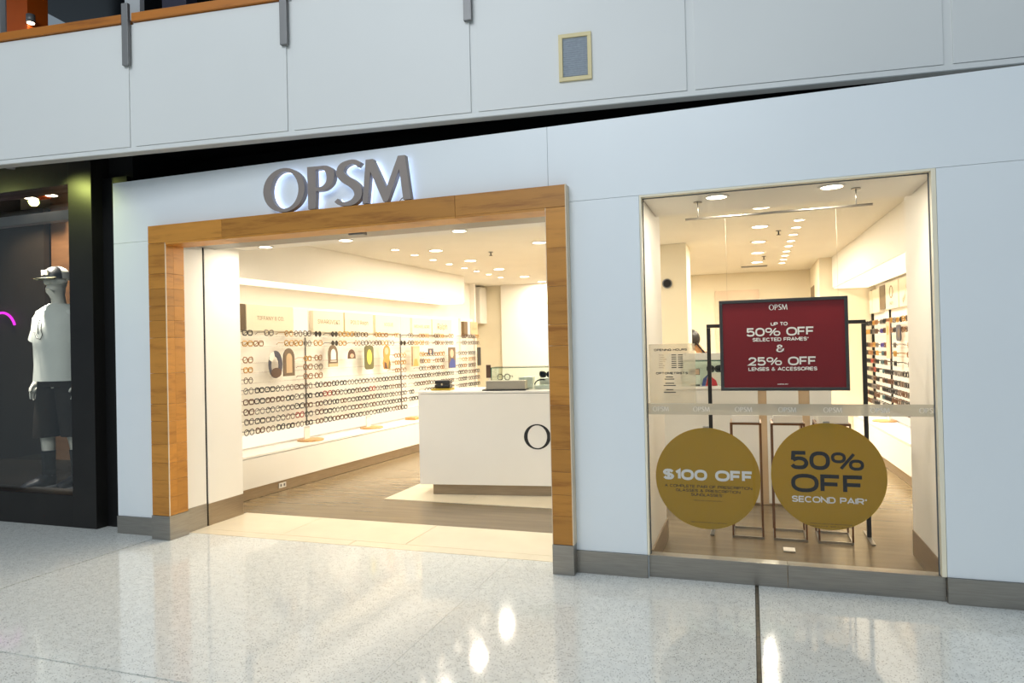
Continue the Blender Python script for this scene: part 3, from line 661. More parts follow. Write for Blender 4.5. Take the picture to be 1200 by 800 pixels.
# ---- left wall unit
du = thing('display_wall', lp(2.5, .36, 0), 'wall-length spectacle display with rails and brand headers on the left', 'display unit')
obj('back_panel', MB(LX).box((0.0, 0.365, 0.66), (5.9, 0.418, 2.19), .003), M['backlit'], du)
obj('back_panel', MB(LX).box((6.0, 0.365, 0.66), (6.66, 0.418, 2.19), .003), M['backlit'], du)
obj('glow_panel', MB(LX).box((-0.1, 0.385, 0.505), (5.9, 0.418, 0.655)), M['lightbox'], du, label='backlit white strip under the rails')
BAYS_L = [(0.20, 1.47), (1.49, 3.79), (3.83, 5.88), (6.0, 6.62)]
for a, b in BAYS_L:
    for z in ROWZ: obj('rail', MB(LX).box((a, 0.245, z - .039), (b, 0.364, z - .032)), M['acrylic'], du)
for a, z0, z1 in ((1.209, 1.86, 2.18), (1.48, 0.66, 1.80), (3.81, 0.65, 2.15)):
    obj('divider', MB(LX).box((a - .003, 0.345, z0), (a + .003, 0.3645, z1)), M['grey_metal'], du)
def header(xf, parent, s0, s1, z0, z1, mat, text=None, w=.6, h=.2, rt=None, off=.03, dz=0, o0=.300, name='header_panel'):
    a, b = min(s0, s1), max(s0, s1)
    p = obj(name, MB(xf).box((a, o0, z0), (b, 0.364, z1), .003), mat, parent)
    if text:
        mb = MB(); c = xf @ Vector(((a + b)/2, o0 - .002, (z0 + z1)/2 + dz))
        put_text(mb, text, c, rt, (0, 0, 1), (b - a) * w, None, .0)
        obj('lettering', mb, M['ltext'], p)
    return p
header(LX, du, 0.16, 0.375, 1.872, 2.18, M['dtaupe'])
header(LX, du, 0.39, 1.19, 1.872, 2.18, M['header'], 'Tiffany & Co.'.upper(), .58, rt=LT)
header(LX, du, 1.27, 1.47, 1.872, 2.17, M['lightbox'])
header(LX, du, 1.58, 2.235, 1.872, 2.155, M['header'], 'SWAROVSKI', .72, rt=LT)
header(LX, du, 2.27, 2.965, 1.872, 2.155, M['header'], 'POLO Ralph', .62, rt=LT)
header(LX, du, 3.03, 3.74, 1.872, 2.15, M['header'], 'VOGUE', .36, rt=LT)
header(LX, du, 3.83, 4.03, 1.86, 2.15, M['lightbox'])
header(LX, du, 4.10, 4.74, 1.86, 2.14, M['header'], 'MICHAEL KORS', .8, rt=LT)
header(LX, du, 4.78, 5.50, 1.86, 2.14, M['header'], 'Ralph', .5, rt=LT)
header(LX, du, 6.01, 6.16, 1.86, 2.13, M['taupe']); header(LX, du, 6.18, 6.27, 1.86, 2.13, M['lightbox']); header(LX, du, 6.29, 6.62, 1.86, 2.13, M['tan2'], 'COACH', .6, rt=LT)
spots = [[0.33 + .174*i for i in range(7)], [1.585 + .175*i for i in range(13)], [3.93 + .176*i for i in range(12)]]
for r, z in enumerate(ROWZ):
    n = 0; bay3 = []
    for bi, ss in enumerate(spots):
        if bi == 2 and r > 8: continue
        for s in ss:
            if blocked(s, r, CARDS_L): continue
            if r < 2 and rg.random() < .25: continue
            if bi == 2 and (s > 5.5 and s < 5.62 or rg.random() < .12): continue
            n += 1; k, c = pick(r)
            lab = f'{WN[c]} {KN[k]} spectacles, {ORD[n] if n < 25 else str(n) + "th"} from the entrance on the {ROWN[r]} rail, left wall'
            specs(k, c, lp(s, .232, z), rotL + rg.uniform(-.13, .13), lab, f'spectacles on the {ROWN[r]} rail of the left wall', dark=(r < 5 and c == 'black' and rg.random() < .4))
items = [(*pick(r), lp(6.10 + .165*i, .232, z), rotL, False) for r, z in enumerate(ROWZ[:9]) for i in range(3) if not (r in (2, 3, 4) and i == 2)]
stuff_specs('spectacles_rack', items, 'tiny rows of spectacles on the far left display past the pilaster', 'spectacles')
# bench
def bench(xf, s0, s1, label, base, d=.41):
    b = thing('bench', base, label, 'bench')
    obj('body', MB(xf).box((s0, 0.0, 0.124), (s1, d, 0.452), .003), M['lam'], b)
    obj('top', MB(xf).box((s0, -0.006, 0.457), (s1, d, 0.482), .004), M['lam'], b)
    obj('toe_kick', MB(xf).box((s0, 0.03, 0.0), (s1, d, 0.123)), M['steel_warm'], b, label='recessed steel toe kick')
    return b
bl = bench(LX, -0.35, 5.88, 'long white bench with recessed steel toe kick under the left display', lp(2.5, 0, 0))
so = thing('power_outlet', lp(0.62, .028, .06), 'small white double power outlet on the left bench toe kick', 'outlet')
obj('plate', MB(LX).box((0.56, 0.020, 0.035), (0.68, 0.0295, 0.095), .003), M['lam'], so)
obj('socket', MB(LX).box((0.58, 0.018, 0.05), (0.605, 0.021, 0.08)).box((0.635, 0.018, 0.05), (0.66, 0.021, 0.08)), M['grey_metal'], so)
def plinth(xf, s, o, r, label):
    c = xf @ Vector((s, o, .482)); t = thing('display_plinth', c, label, 'display base')
    obj('disc', MB().cyl((c.x, c.y, .482), r, .018, 28), M['tan'], t)
    obj('upright', MB(xf).box((s - .05, o + .05, .50), (s + .05, o + .065, .66), .003), M['lam'], t)
plinth(LX, 1.37, .21, .165, 'round tan wooden base with white upright, nearest on the left bench')
plinth(LX, 2.74, .21, .165, 'round tan wooden base with white upright, second on the left bench')
plinth(RX, 2.55, .20, .15, 'round tan wooden base with white upright on the right bench')
tb = obj('display_block', MB(LX).box((3.86, .14, .482), (4.06, .33, .52), .004), M['tan'], base=lp(3.95, .2, .482), label='small tan block on the left bench beside the counter', cat='block')
# cards on the rails
def card(xf, outer, mat, label, inner=(), ring=None, o0=.205, base=(0, 1.5)):
    t = thing('display_card', xf @ Vector((base[0], o0, base[1])), label, 'display card')
    if ring: obj('card', MB(xf).ring(outer, ring, o0, o0 + .012, 1), mat, t)
    else: obj('card', MB(xf).prism(outer, o0, o0 + .012, 1), mat, t)
    for pts, m2 in inner: obj('printed_shape', MB(xf).prism(pts, o0 - .002, o0, 1), m2, t)
o1 = [(0.735 + (x - .735), z) for x, z in ellipse(0.755, 1.47, .115, .165, 24)]
card(LX, o1, M['slate'], 'dark oval ring card with white centre, first on the left display', [([(0.64, 1.53), (0.69, 1.50), (0.74, 1.56), (0.72, 1.63), (0.66, 1.60)], M['print_white']), (ellipse(0.76, 1.37, .09, .06, 14), M['umber'])], ellipse(0.745, 1.46, .068, .105, 24), base=(.75, 1.3))
card(LX, arch(0.99, 1.322, 1.662, .20), M['taupe2'], 'taupe arched card with paler inner arch, second on the left display', [(arch(0.99, 1.36, 1.60, .105), M['tan2'])], base=(.99, 1.32))
card(LX, arch(1.865, 1.405, 1.70, .20), M['taupe2'], 'taupe arched card with white centre beyond the first divider', [(arch(1.865, 1.50, 1.645, .11), M['print_white']), ([(1.80, 1.475), (1.93, 1.475), (1.93, 1.485), (1.80, 1.485)], M['print_white']), ([(1.765, 1.405), (1.965, 1.405), (1.965, 1.45), (1.765, 1.45)], M['tan2'])], base=(1.865, 1.4))
card(LX, arch(2.285, 1.505, 1.635, .17), M['umber'], 'small dark brown arched card between two larger cards', [(ellipse(2.285, 1.545, .045, .03, 12), M['pink'])], base=(2.285, 1.5))
card(LX, rrect(2.71, 1.512, .22, .345, .05), M['olive'], 'olive rounded card with a yellow oval centre', [(ellipse(2.71, 1.52, .062, .11, 18), M['lemon'])], base=(2.71, 1.34))
card(LX, ellipse(3.18, 1.59, .09, .10, 14)[:8] + [(3.09, 1.53), (3.10, 1.50), (3.07, 1.42), (3.10, 1.33), (3.26, 1.32), (3.28, 1.40), (3.24, 1.50), (3.26, 1.54)], M['amber'], 'amber figure shaped card, last before the tall divider', [(ellipse(3.165, 1.60, .05, .055, 12), M['pink']), ([(3.20, 1.33), (3.26, 1.33), (3.27, 1.42), (3.23, 1.46)], M['olive']), ([(3.10, 1.34), (3.19, 1.33), (3.16, 1.42), (3.10, 1.44)], M['umber'])], base=(3.17, 1.32))
card(LX, rrect(4.03, 1.505, .25, .33, .006, 1), M['tan2'], 'tan rectangular portrait card just past the tall divider', [(ellipse(4.03, 1.55, .06, .08, 14), M['pink']), ([(3.95, 1.345), (4.11, 1.345), (4.07, 1.46), (3.99, 1.46)], M['amber']), ([(3.91, 1.35), (3.935, 1.35), (3.935, 1.66), (3.91, 1.66)], M['taupe2'])], base=(4.03, 1.34))
card(LX, rrect(4.54, 1.575, .16, .10, .006, 1), M['slate'], 'tiny square picture card in the far bay', [(ellipse(4.52, 1.57, .03, .035, 10), M['pink'])], base=(4.54, 1.52))
card(LX, rrect(5.315, 1.455, .26, .37, .006, 1), M['taupe2'], 'portrait card in tan and blue at the far end', [(ellipse(5.30, 1.53, .07, .075, 14), M['pink']), ([(5.20, 1.275), (5.43, 1.275), (5.43, 1.40), (5.30, 1.45), (5.20, 1.36)], M['blue'])], base=(5.31, 1.27))
card(LX, rrect(6.46, 1.455, .14, .35, .006, 1), M['black'], 'narrow black picture card at the very far left', base=(6.46, 1.28))
# ---- right wall unit
OR = .255
dr = thing('display_wall', rp(2, .3, 0), 'spectacle display with rails and headers on the right wall', 'display unit')
obj('back_panel', MB(RX).box((-0.9, 0.325, 0.66), (3.72, 0.358, 2.36), .003), M['backlit'], dr)
obj('glow_panel', MB(RX).box((-0.9, 0.335, 0.505), (3.72, 0.358, 0.655)), M['lightbox'], dr, label='backlit white strip under the rails')
BAYS_R = [(-0.5, 2.57), (2.61, 3.70)]
for a, b in BAYS_R:
    for z in ROWZ: obj('rail', MB(RX).box((a, 0.195, z - .039), (b, 0.324, z - .032)), M['acrylic'], dr)
for a in (2.59,): obj('divider', MB(RX).box((a - .008, 0.30, 0.66), (a + .008, 0.3245, 2.2)), M['charcoal'], dr)
obj('divider', MB(RX).box((3.70, 0.29, 0.66), (3.722, 0.3245, 2.36)), M['charcoal'], dr)
header(RX, dr, 2.95, 2.62, 2.03, 2.36, M['taupe'], o0=.26)
ph = header(RX, dr, 2.58, 1.86, 2.01, 2.37, M['header'], None, o0=.26)
mb = MB(RX); mb.ring(ellipse(2.24, 2.235, .10, .085, 24), ellipse(2.24, 2.235, .082, .067, 24), .256, .2595, 1); obj('emblem', mb, M['ltext'], ph)
mb = MB(); put_text(mb, 'OAKLEY', rp(2.24, .257, 2.085), -RT, (0, 0, 1), .22); obj('lettering', mb, M['ltext'], ph)
ph = header(RX, dr, 1.82, 1.10, 2.01, 2.37, M['header'], None, o0=.26)
mb = MB(); put_text(mb, 'Ray-Ban', rp(1.46, .257, 2.19), (-RT * .75 + Vector((0, 0, .66))), (RT * .66 + Vector((0, 0, .75))), .40); obj('lettering', mb, M['ltext'], ph)
header(RX, dr, 1.06, 0.3, 2.01, 2.37, M['header'], None, o0=.26)
header(RX, dr, 3.45, 2.98, 2.0, 2.34, M['header'], o0=.26); header(RX, dr, 3.69, 3.48, 2.0, 2.34, M['header'], o0=.26)
CARDS_R = [(1.85, 2.2), (1.25, 1.55)]
items = []
for r, z in enumerate(ROWZ):
    n = 0
    for i in range(26):
        s = -0.35 + .175 * i
        if s > 3.65 or 2.5 < s < 2.68: continue
        if blocked(s, r, CARDS_R, .07): continue
        k, c = pick(r + 1); 
        if 2.30 < s < 2.5: c = ['grey', 'violet', 'violet', 'teal', 'teal', 'teal', 'brown', 'black', 'teal', 'black'][r]; k = 'rect'
        if 0.62 < s < 2.0 or 2.3 < s < 2.5:
            n += 1
            lab = f'{WN[c]} {KN[k]} spectacles, {ORD[n]} from the window on the {ROWN[r]} rail, right wall'
            specs(k, c, rp(s, .182, z), rotR + rg.uniform(-.13, .13), lab, f'spectacles on the {ROWN[r]} rail of the right wall', dark=(2.3 < s < 2.5))
        else: items.append((k, c, rp(s, .182, z), rotR, False))
stuff_specs('spectacles_rack', items, 'remaining rows of spectacles along the right display rails', 'spectacles')
card(RX, rrect(2.02, 1.595, .20, .48, .006, 1), M['pink'], 'tall pink portrait card on the right display', [(ellipse(2.02, 1.72, .06, .06, 12), M['amber']), ([(1.94, 1.37), (2.10, 1.37), (2.08, 1.45), (1.96, 1.45)], M['tan2'])], o0=.16, base=(2.02, 1.36))
card(RX, rrect(1.46, 1.68, .22, .20, .05), M['slate'], 'dark rounded picture card on the right display', [(ellipse(1.43, 1.68, .05, .06, 12), M['taupe2'])], o0=.16, base=(1.46, 1.58))
br = bench(RX, -2.1, 3.70, 'long white bench with recessed steel toe kick under the right display', rp(1, 0, 0), .354)

# ================================================================== COUNTER WITH LOGO
CX = Matrix.Translation((-3.49, 2.10, 0)) @ Matrix.Rotation(math.radians(8), 4, 'Z')
cr, cu_ = (CX.to_3x3() @ Vector((1, 0, 0))), Vector((0, 0, 1))
def cp(x, y, z): return CX @ Vector((x, y, z))
ct = thing('reception_counter', cp(1.25, .4, 0), 'white reception counter with black logo letters near the doorway', 'counter')
obj('body', MB(CX).box((0, 0, 0.122), (2.52, 0.80, 1.112), .003), M['lam'], ct)
obj('worktop', MB(CX).box((-.004, -.004, 1.117), (2.524, 0.804, 1.14), .003), M['lam'], ct)
obj('toe_kick', MB(CX).box((0.13, 0.07, 0.0), (2.40, 0.72, 0.121)), M['steel_warm'], ct)
mb = MB(); mb.mesh(poly_mesh([ellipse(0, 0, .145, .135, 48), ellipse(0, 0, .105, .122, 48)]), Matrix.Translation(cp(1.323, -.0025, .648)) @ Matrix((cr, cu_, cr.cross(cu_))).transposed().to_4x4())
obj('logo_letter', mb, M['print_black'], ct)
for ch, x, w in (('P', 1.60, .18), ('S', 1.84, .16), ('M', 2.13, .30)):
    mb = MB(); put_text(mb, '', cp(x, -.0025, .648), cr, cu_, w, .27, me=poly_mesh(logo_letter(ch))); obj('logo_letter', mb, M['print_black'], ct)
cs = thing('sunglasses_case', cp(.20, .34, 1.14), 'black hinged spectacle case on the left end of the counter', 'case')
obj('case_base', MB(CX).box((.105, .27, 1.162), (.285, .40, 1.205), .012), M['black'], cs)
obj('lid', MB(CX).box((.105, .27, 1.207), (.285, .40, 1.252), .016), M['black'], cs)
obj('clasp', MB(CX).box((.185, .262, 1.195), (.205, .27, 1.215), .002), M['silver'], cs)
obj('tray', MB(CX).box((.07, .24, 1.141), (.30, .42, 1.160), .003), M['yellow'], base=cp(.2, .34, 1.141), label='mustard yellow tray under the black spectacle case', cat='tray')
pd = thing('sign_stand', cp(.70, .45, 1.14), 'small dark brown upright sign on a white foot on the counter', 'sign')
obj('foot', MB(CX).box((.66, .41, 1.141), (.76, .49, 1.155), .003), M['lam'], pd); obj('stem', MB(CX).box((.70, .445, 1.155), (.715, .455, 1.27), .002), M['lam'], pd)
obj('plate', MB(CX).box((.675, .435, 1.265), (.73, .445, 1.415), .003), M['umber'], pd)
bx = thing('gift_box', cp(1.0, .14, 1.14), 'long flat silver box on a thin black tray on the counter', 'box')
obj('tray', MB(CX).box((.715, .05, 1.141), (1.20, .25, 1.153), .002), M['black'], bx)
obj('box', MB(CX).box((.755, .07, 1.154), (1.19, .22, 1.247), .005), M['silver'], bx)
def showcase(xf, x0, x1, y0, y1, z0, z1, label, base):
    t = thing('glass_showcase', base, label, 'showcase'); g = .006
    for lo, hi in (((x0, y0, z0), (x1, y0 + g, z1)), ((x0, y1 - g, z0), (x1, y1, z1)), ((x0, y0 + g, z0), (x0 + g, y1 - g, z1)), ((x1 - g, y0 + g, z0), (x1, y1 - g, z1)), ((x0, y0, z1), (x1, y1, z1 + g))):
        obj('pane', MB(xf).box(lo, hi), M['clear'], t)
    mb = MB(xf)
    for (a, b) in (((x0, y0, z1), (x1, y0, z1)), ((x0, y1, z1), (x1, y1, z1)), ((x0, y0, z1), (x0, y1, z1)), ((x1, y0, z1), (x1, y1, z1)), ((x0, y0, z0), (x0, y0, z1)), ((x1, y0, z0), (x1, y0, z1))):
        lo = [min(p, q) - .004 for p, q in zip(a, b)]; hi = [max(p, q) + .004 for p, q in zip(a, b)]; lo[2] = max(lo[2], z0 + .0005)
        mb.box(lo, hi)
    obj('polished_edge', mb, M['gedge'], t, label='green polished glass edges'); return t
showcase(CX, .77, 1.445, .28, .68, 1.141, 1.383, 'clear glass showcase with green edges on the reception counter', cp(1.1, .48, 1.141))
def on_counter(x, y, z, k, c, label, dark=False, rot=0):
    specs(k, c, cp(x, y, z), math.radians(8) + rot, label, None, dark)
bk = obj('display_block', MB(CX).box((.80, .38, 1.142), (.98, .56, 1.235), .004), M['lam'], base=cp(.9, .45, 1.142), label='white block under the clear spectacles inside the counter showcase', cat='block')
on_counter(.89, .39, 1.275, 'round', 'grey', 'pale clear spectacles on a white block inside the counter showcase')
obj('display_block', MB(CX).box((1.06, .40, 1.142), (1.22, .58, 1.27), .004), M['lam'], base=cp(1.1, .45, 1.142), label='tall white block in the middle of the counter showcase', cat='block')
obj('display_block', MB(CX).box((1.25, .33, 1.142), (1.43, .50, 1.18), .004), M['lam'], base=cp(1.3, .4, 1.142), label='low white block at the right of the counter showcase', cat='block')
obj('display_block', MB(CX).box((1.28, .52, 1.142), (1.43, .62, 1.25), .004), M['lam'], base=cp(1.35, .56, 1.142), label='white block under the dark sunglasses in the counter showcase', cat='block')
on_counter(1.36, .53, 1.29, 'cat', 'black', 'dark sunglasses on a white block in the counter showcase', True)
mb = MB(CX); prof = spline([(0, 0), (.02, .03), (.06, .048), (.12, .05)], 5)
mb.loft([[(1.245 + x, y, 1.183 + z + dz) for y, dz in ((.36, 0), (.44, 0), (.44, .014), (.36, .014))] for x, z in prof])
obj('leather_flap', mb, M['charcoal'], base=cp(1.3, .4, 1.18), label='curved dark leather pouch draped over the low white block', cat='pouch')

# ================================================================== SERVICE DESK SEEN THROUGH THE WINDOW
sd = thing('service_desk', (-0.1, 2.75, 0), 'white service desk behind the window stands with taupe joint strips', 'desk')
obj('body', MB().box((-0.90, 2.47, 0.0), (0.72, 3.06, 1.135)), M['tan2'], sd)
for a, b in ((-0.90, 0.055), (0.135, 0.425), (0.525, 0.72)): obj('front_panel', MB().box((a, 2.45, 0.02), (b, 2.469, 1.132), .003), M['lam'], sd)
obj('worktop', MB().box((-0.92, 2.44, 1.136), (0.74, 3.08, 1.165), .003), M['lam'], sd)
obj('privacy_screen', MB().box((-0.90, 3.02, 1.166), (0.62, 3.045, 1.50), .003), M['lam'], sd)
showcase(Matrix(), -0.68, 0.34, 2.52, 2.92, 1.166, 1.425, 'clear glass showcase with green edges on the service desk', (-.2, 2.7, 1.166))
pc = thing('price_card', (-.56, 2.62, 1.166), 'white product card with black top inside the service desk showcase', 'card')
obj('card', MB().box((-.615, 2.62, 1.18), (-.505, 2.632, 1.30), .001), M['print_white'], pc); obj('header', MB().box((-.615, 2.616, 1.28), (-.505, 2.6195, 1.345)), M['print_black'], pc)
obj('picture', MB().box((-.56, 2.612, 1.285), (-.51, 2.6155, 1.34)), M['pink'], pc); obj('foot', MB().box((-.615, 2.60, 1.167), (-.505, 2.64, 1.180)), M['print_black'], pc)
rb = thing('folded_cloth', (-.41, 2.62, 1.166), 'red and blue folded lens cloth inside the service desk showcase', 'cloth')
obj('red_half', MB().prism([(-.45, 1.167), (-.33, 1.167), (-.345, 1.22), (-.42, 1.285)], 2.60, 2.63, 1), M['red'], rb)
obj('blue_half', MB().prism([(-.49, 1.167), (-.452, 1.167), (-.424, 1.287), (-.47, 1.24)], 2.60, 2.63, 1), M['blue'], rb)
obj('display_block', MB().box((-.42, 2.7, 1.167), (-.3, 2.82, 1.30), .004), M['lam'], base=(-.36, 2.76, 1.167), label='white block with dark sunglasses in the service desk showcase', cat='block')
specs('cat', 'black', (-.36, 2.70, 1.335), 0, 'dark sunglasses on the white block in the service desk showcase', None, True)

# ================================================================== WINDOW DISPLAY
def pedestal(x0, x1, label, label2, kind, colr):
    y0, y1, H, r = 1.19, 1.50, 0.945, .0068
    t = thing('display_stand', ((x0+x1)/2, 1.34, 0), label, 'stand', 'slim bronze stands in the window')
    for x in (x0, x1):
        for y in (y0, y1): obj('leg', MB().box((x - r, y - r, 0.017), (x + r, y + r, H - .017)), M['bronze'], t)
    for z in (0.0, H - .017):
        mb = MB(); mb.box((x0 - r, y0 - r, z), (x1 + r, y0 + r, z + .017)).box((x0 - r, y1 - r, z), (x1 + r, y1 + r, z + .017)).box((x0 - r, y0 + r, z), (x0 + r, y1 - r, z + .017)).box((x1 - r, y0 + r, z), (x1 + r, y1 - r, z + .017))
        obj('frame', mb, M['bronze'] if z else M['steel'], t)
    obj('display_block', MB().box((x0 + .01, y0 + .0, H + .001), (x1 - .01, y1, H + .062), .004), M['lam'], base=((x0+x1)/2, 1.34, H), label='white block on ' + label2, cat='block')
    specs(kind, colr, ((x0+x1)/2, y0 + .07, H + .105), 0, 'spectacles on the white block of ' + label2, None)
pedestal(-0.172, 0.060, 'slim bronze box-frame stand, left of three in the window', 'the left window stand', 'round', 'grey')
pedestal(0.148, 0.388, 'slim bronze box-frame stand, middle of three in the window', 'the middle window stand', 'round', 'black')
pedestal(0.480, 0.722, 'slim bronze box-frame stand, right of three in the window', 'the right window stand', 'rect', 'grey')
bf = thing('frame_stand', (0.26, 1.45, 0), 'tall dark steel frame stand behind the hanging maroon poster', 'stand')
for x in (-0.342, 0.868): obj('post', MB().box((x - .016, 1.40, .012), (x + .016, 1.43, 1.735), .002), M['charcoal'], bf); obj('foot', MB().box((x - .016, 1.20, 0), (x + .016, 1.62, .011), .002), M['steel'], bf)
obj('crossbar', MB().box((-0.358, 1.40, 1.736), (0.884, 1.43, 1.766), .002), M['charcoal'], bf)
rod = thing('hanging_rail', (0.185, .35, 2.625), 'slim steel rail hung from the window soffit on two stems', 'rail')
obj('bar', MB().tube([(-0.425, .35, 2.503), (0.795, .35, 2.508)], .0085, 10), M['steel'], rod)
for x in (-0.336, 0.696):
    st = obj('stem', MB().cyl((x, .35, 2.512), .005, .106, 8), M['steel'], rod); obj('flange', MB().cyl((x, .35, 2.617), .03, .007, 14), M['steel'], st)
# poster
PX0, PX1, PZ0, PZ1, PYY = -0.207, 0.627, 1.263, 1.903, 0.345
po = thing('promotion_poster', (0.21, PYY, PZ0), 'maroon sale poster in a steel frame hanging in the window', 'poster')
obj('print', MB().box((PX0 + .012, PYY, PZ0 + .012), (PX1 - .012, PYY + .008, PZ1 - .012)), M['poster'], po)
b = .022
for lo, hi in (((PX0, PYY - .008, PZ0), (PX1, PYY + .018, PZ0 + b)), ((PX0, PYY - .008, PZ1 - b), (PX1, PYY + .018, PZ1)), ((PX0, PYY - .008, PZ0 + b), (PX0 + b, PYY + .018, PZ1 - b)), ((PX1 - b, PYY - .008, PZ0 + b), (PX1, PYY + .018, PZ1 - b))):
    obj('frame_bar', MB().box(lo, hi, .002), M['pframe'], po)
def ptext(s, cx, cy, w, h, off=.02, me=None, parent=None, f=None, mat='print_white', sp=1.10, wt=.19):
    x, z, y, su, sv = f(cx, cy); mb = MB()
    if me: put_text(mb, s, (x, y, z), XR_, ZR_, w * su, h * sv, off, sp, me=me)
    else: stroke_text(mb, s.upper(), (x, y, z), XR_, ZR_, w * su, h * sv, wt)
    return obj('lettering', mb, M[mat], parent)
fpo = lambda cx, cy: (0.21 + (cx - 919.5) * .00548, 1.903 - (cy - 349.5 - .0) * .00588, PYY - .0015, .00548, .0062)
for s, cx, cy, w, h, off in (('UP TO', 916, 379.4, 20, 4.0, .012), ('50% OFF', 916.6, 388.6, 80.5, 9.6, .012), ('SELECTED FRAMES*', 917, 397.6, 66.8, 4.1, .01), ('&', 917, 408.4, 10.5, 8.5, .01),
                        ('25% OFF', 918, 423.5, 81, 9.6, .012), ('LENSES & ACCESSORIES', 918.5, 432.6, 81.5, 4.1, .01), ('Conditions apply', 918.7, 450.7, 13, 1.2, 0)):
    ptext(s, cx, cy, w, h, off, text_mesh('&', .015) if s == '&' else None, po, fpo, wt=.30 if s == '&' else .22 if h < 9 else .19)
ptext('', 915.3, 359.6, 22, 6.4, 0, LOGO, po, fpo)
for x in (-.15, .57): obj('hanging_wire', MB().tube([(x, .352, PZ1 + .001), (x, .352, 2.496)], .0007, 5), M['silver'], base=(x, .352, 1.9), label=f'thin wire holding up the {"left" if x < 0 else "right"} side of the maroon poster', cat='wire')
# gold discs on the glass
def disc(cx, cz, label, name='window_decal'):
    t = thing(name, (cx, .068, cz - .343), label, 'window sticker', 'round gold stickers on the display window')
    obj('disc', MB().cyl((cx, .0655, cz), .343, .004, 72, 1), M['gold'], t)
    c = obj('clip', MB().box((cx - .02, .070, cz + .318), (cx + .02, .080, cz + .355), .004), M['silver'], t); return t
d1 = disc(-.302, .686, 'round gold window sticker reading $100 OFF, left of the two')
f1 = lambda cx, cy: (-.302 + (cx - 829.6) * .00548, .686 - (cy - 563) * .00566, .0640 - .0072, .00548, .00566)
f1 = lambda cx, cy: (-.302 + (cx - 829.6) * .00548, .686 - (cy - 563) * .00566, .0650, .00548, .00566)
ptext('$100 OFF', 829.8, 559.3, 108, 13, .014, None, d1, f1, wt=.25)
for s, cx, cy, w, h in (('A COMPLETE PAIR OF PRESCRIPTION', 830, 573, 104.5, 3.5), ('GLASSES & PRESCRIPTION', 830, 578, 77, 3.5), ('SUNGLASSES*', 829.2, 582.8, 39, 3.5), ('*Terms and conditions apply', 829.8, 589.7, 36, 1.2), ('*See in store for full details', 830, 615.8, 43, 1.3)):
    ptext(s, cx, cy, w, h, .015, None, d1, f1, 'print_brown')
d2_ = disc(.449, .728, 'round gold window sticker reading 50% OFF SECOND PAIR')
f2 = lambda cx, cy: (.449 + (cx - 972) * .00502, .728 - (cy - 561) * .00545, .0650, .00502, .00545)
ptext('50%', 971.2, 542.5, 87.5, 22, .012, None, d2_, f2, 'print_black', wt=.205); ptext('OFF', 971, 569.6, 86, 22, .012, None, d2_, f2, 'print_black', wt=.205)
ptext('SECOND PAIR*', 972.7, 588.8, 89, 7.5, .012, None, d2_, f2, wt=.20)
ptext('*Offer excludes other promotions and', 974, 617, 50, 1.2, 0, None, d2_, f2, 'print_brown'); ptext('discounts, see in store', 974, 620, 50, 1.2, 0, None, d2_, f2, 'print_brown')
# frosted band
fb = thing('window_band', (.19, .066, 1.12), 'frosted safety band across the window with small white logos', 'window sticker')
obj('film', MB().box((wx0 + .004, .0652, 1.118), (wx1 - .004, .0662, 1.194)), M['frost'], fb)
for i in range(7):
    mb = MB(); put_text(mb, '', (-.60 + .272 * i, .0647, 1.156), XR_, ZR_, .11, .034, me=LOGO); obj('lettering', mb, M['print_white'], fb)
# opening hours
oh = thing('opening_hours_sign', (-.515, .066, 1.205), 'translucent opening hours panel at the left of the window', 'window sticker')
obj('film', MB().box((-.672, .0652, 1.196), (-.36, .0662, 1.605)), M['frost2'], oh)
fo = lambda cx, cy: (-.672 + (cx - 759) * .00547, 1.607 - (cy - 403) * .00583, .0647, .00547, .00583)
ptext('OPENING HOURS', 786, 410.3, 41, 2.7, .01, None, oh, fo, 'print_black', wt=.24); ptext('OPTOMETRISTS', 787, 438, 39.5, 2.7, .01, None, oh, fo, 'print_black', wt=.24)
for i, dname in enumerate(('Monday', 'Tuesday', 'Wednesday', 'Thursday', 'Friday', 'Saturday', 'Sunday')):
    mb = MB(); x, z, y, su, sv = fo(771.5, 416.5 + 2.48 * i); put_text(mb, dname, (x, y, z), XR_, ZR_, None, 1.5 * sv, 0, 1, 'L')
    for px, w in ((787, 6), (795, 6)):
        x, z, y, su, sv = fo(px, 416.5 + 2.48 * i); mb.box((x, y - .0002, z - .003), (x + w * su, y + .0002, z + .003))
    obj('hours_row', mb, M['print_black'], oh)
for i, (cy, w) in enumerate(((442.5, 9), (445, 12), (450, 11), (452.6, 15), (457.6, 9), (460.6, 15))):
    x, z, y, su, sv = fo(784 - w / 2, cy); obj('name_row', MB().box((x, y - .0002, z - .003), (x + w * su, y + .0002, z + .003)), M['print_black'], oh)
pcard = obj('floor_card', MB().box((.20, .87, 0.0005), (.285, .97, .008), .001), M['print_white'], base=(.24, .92, 0), label='small white card standing on the floor behind the window sill', cat='card')

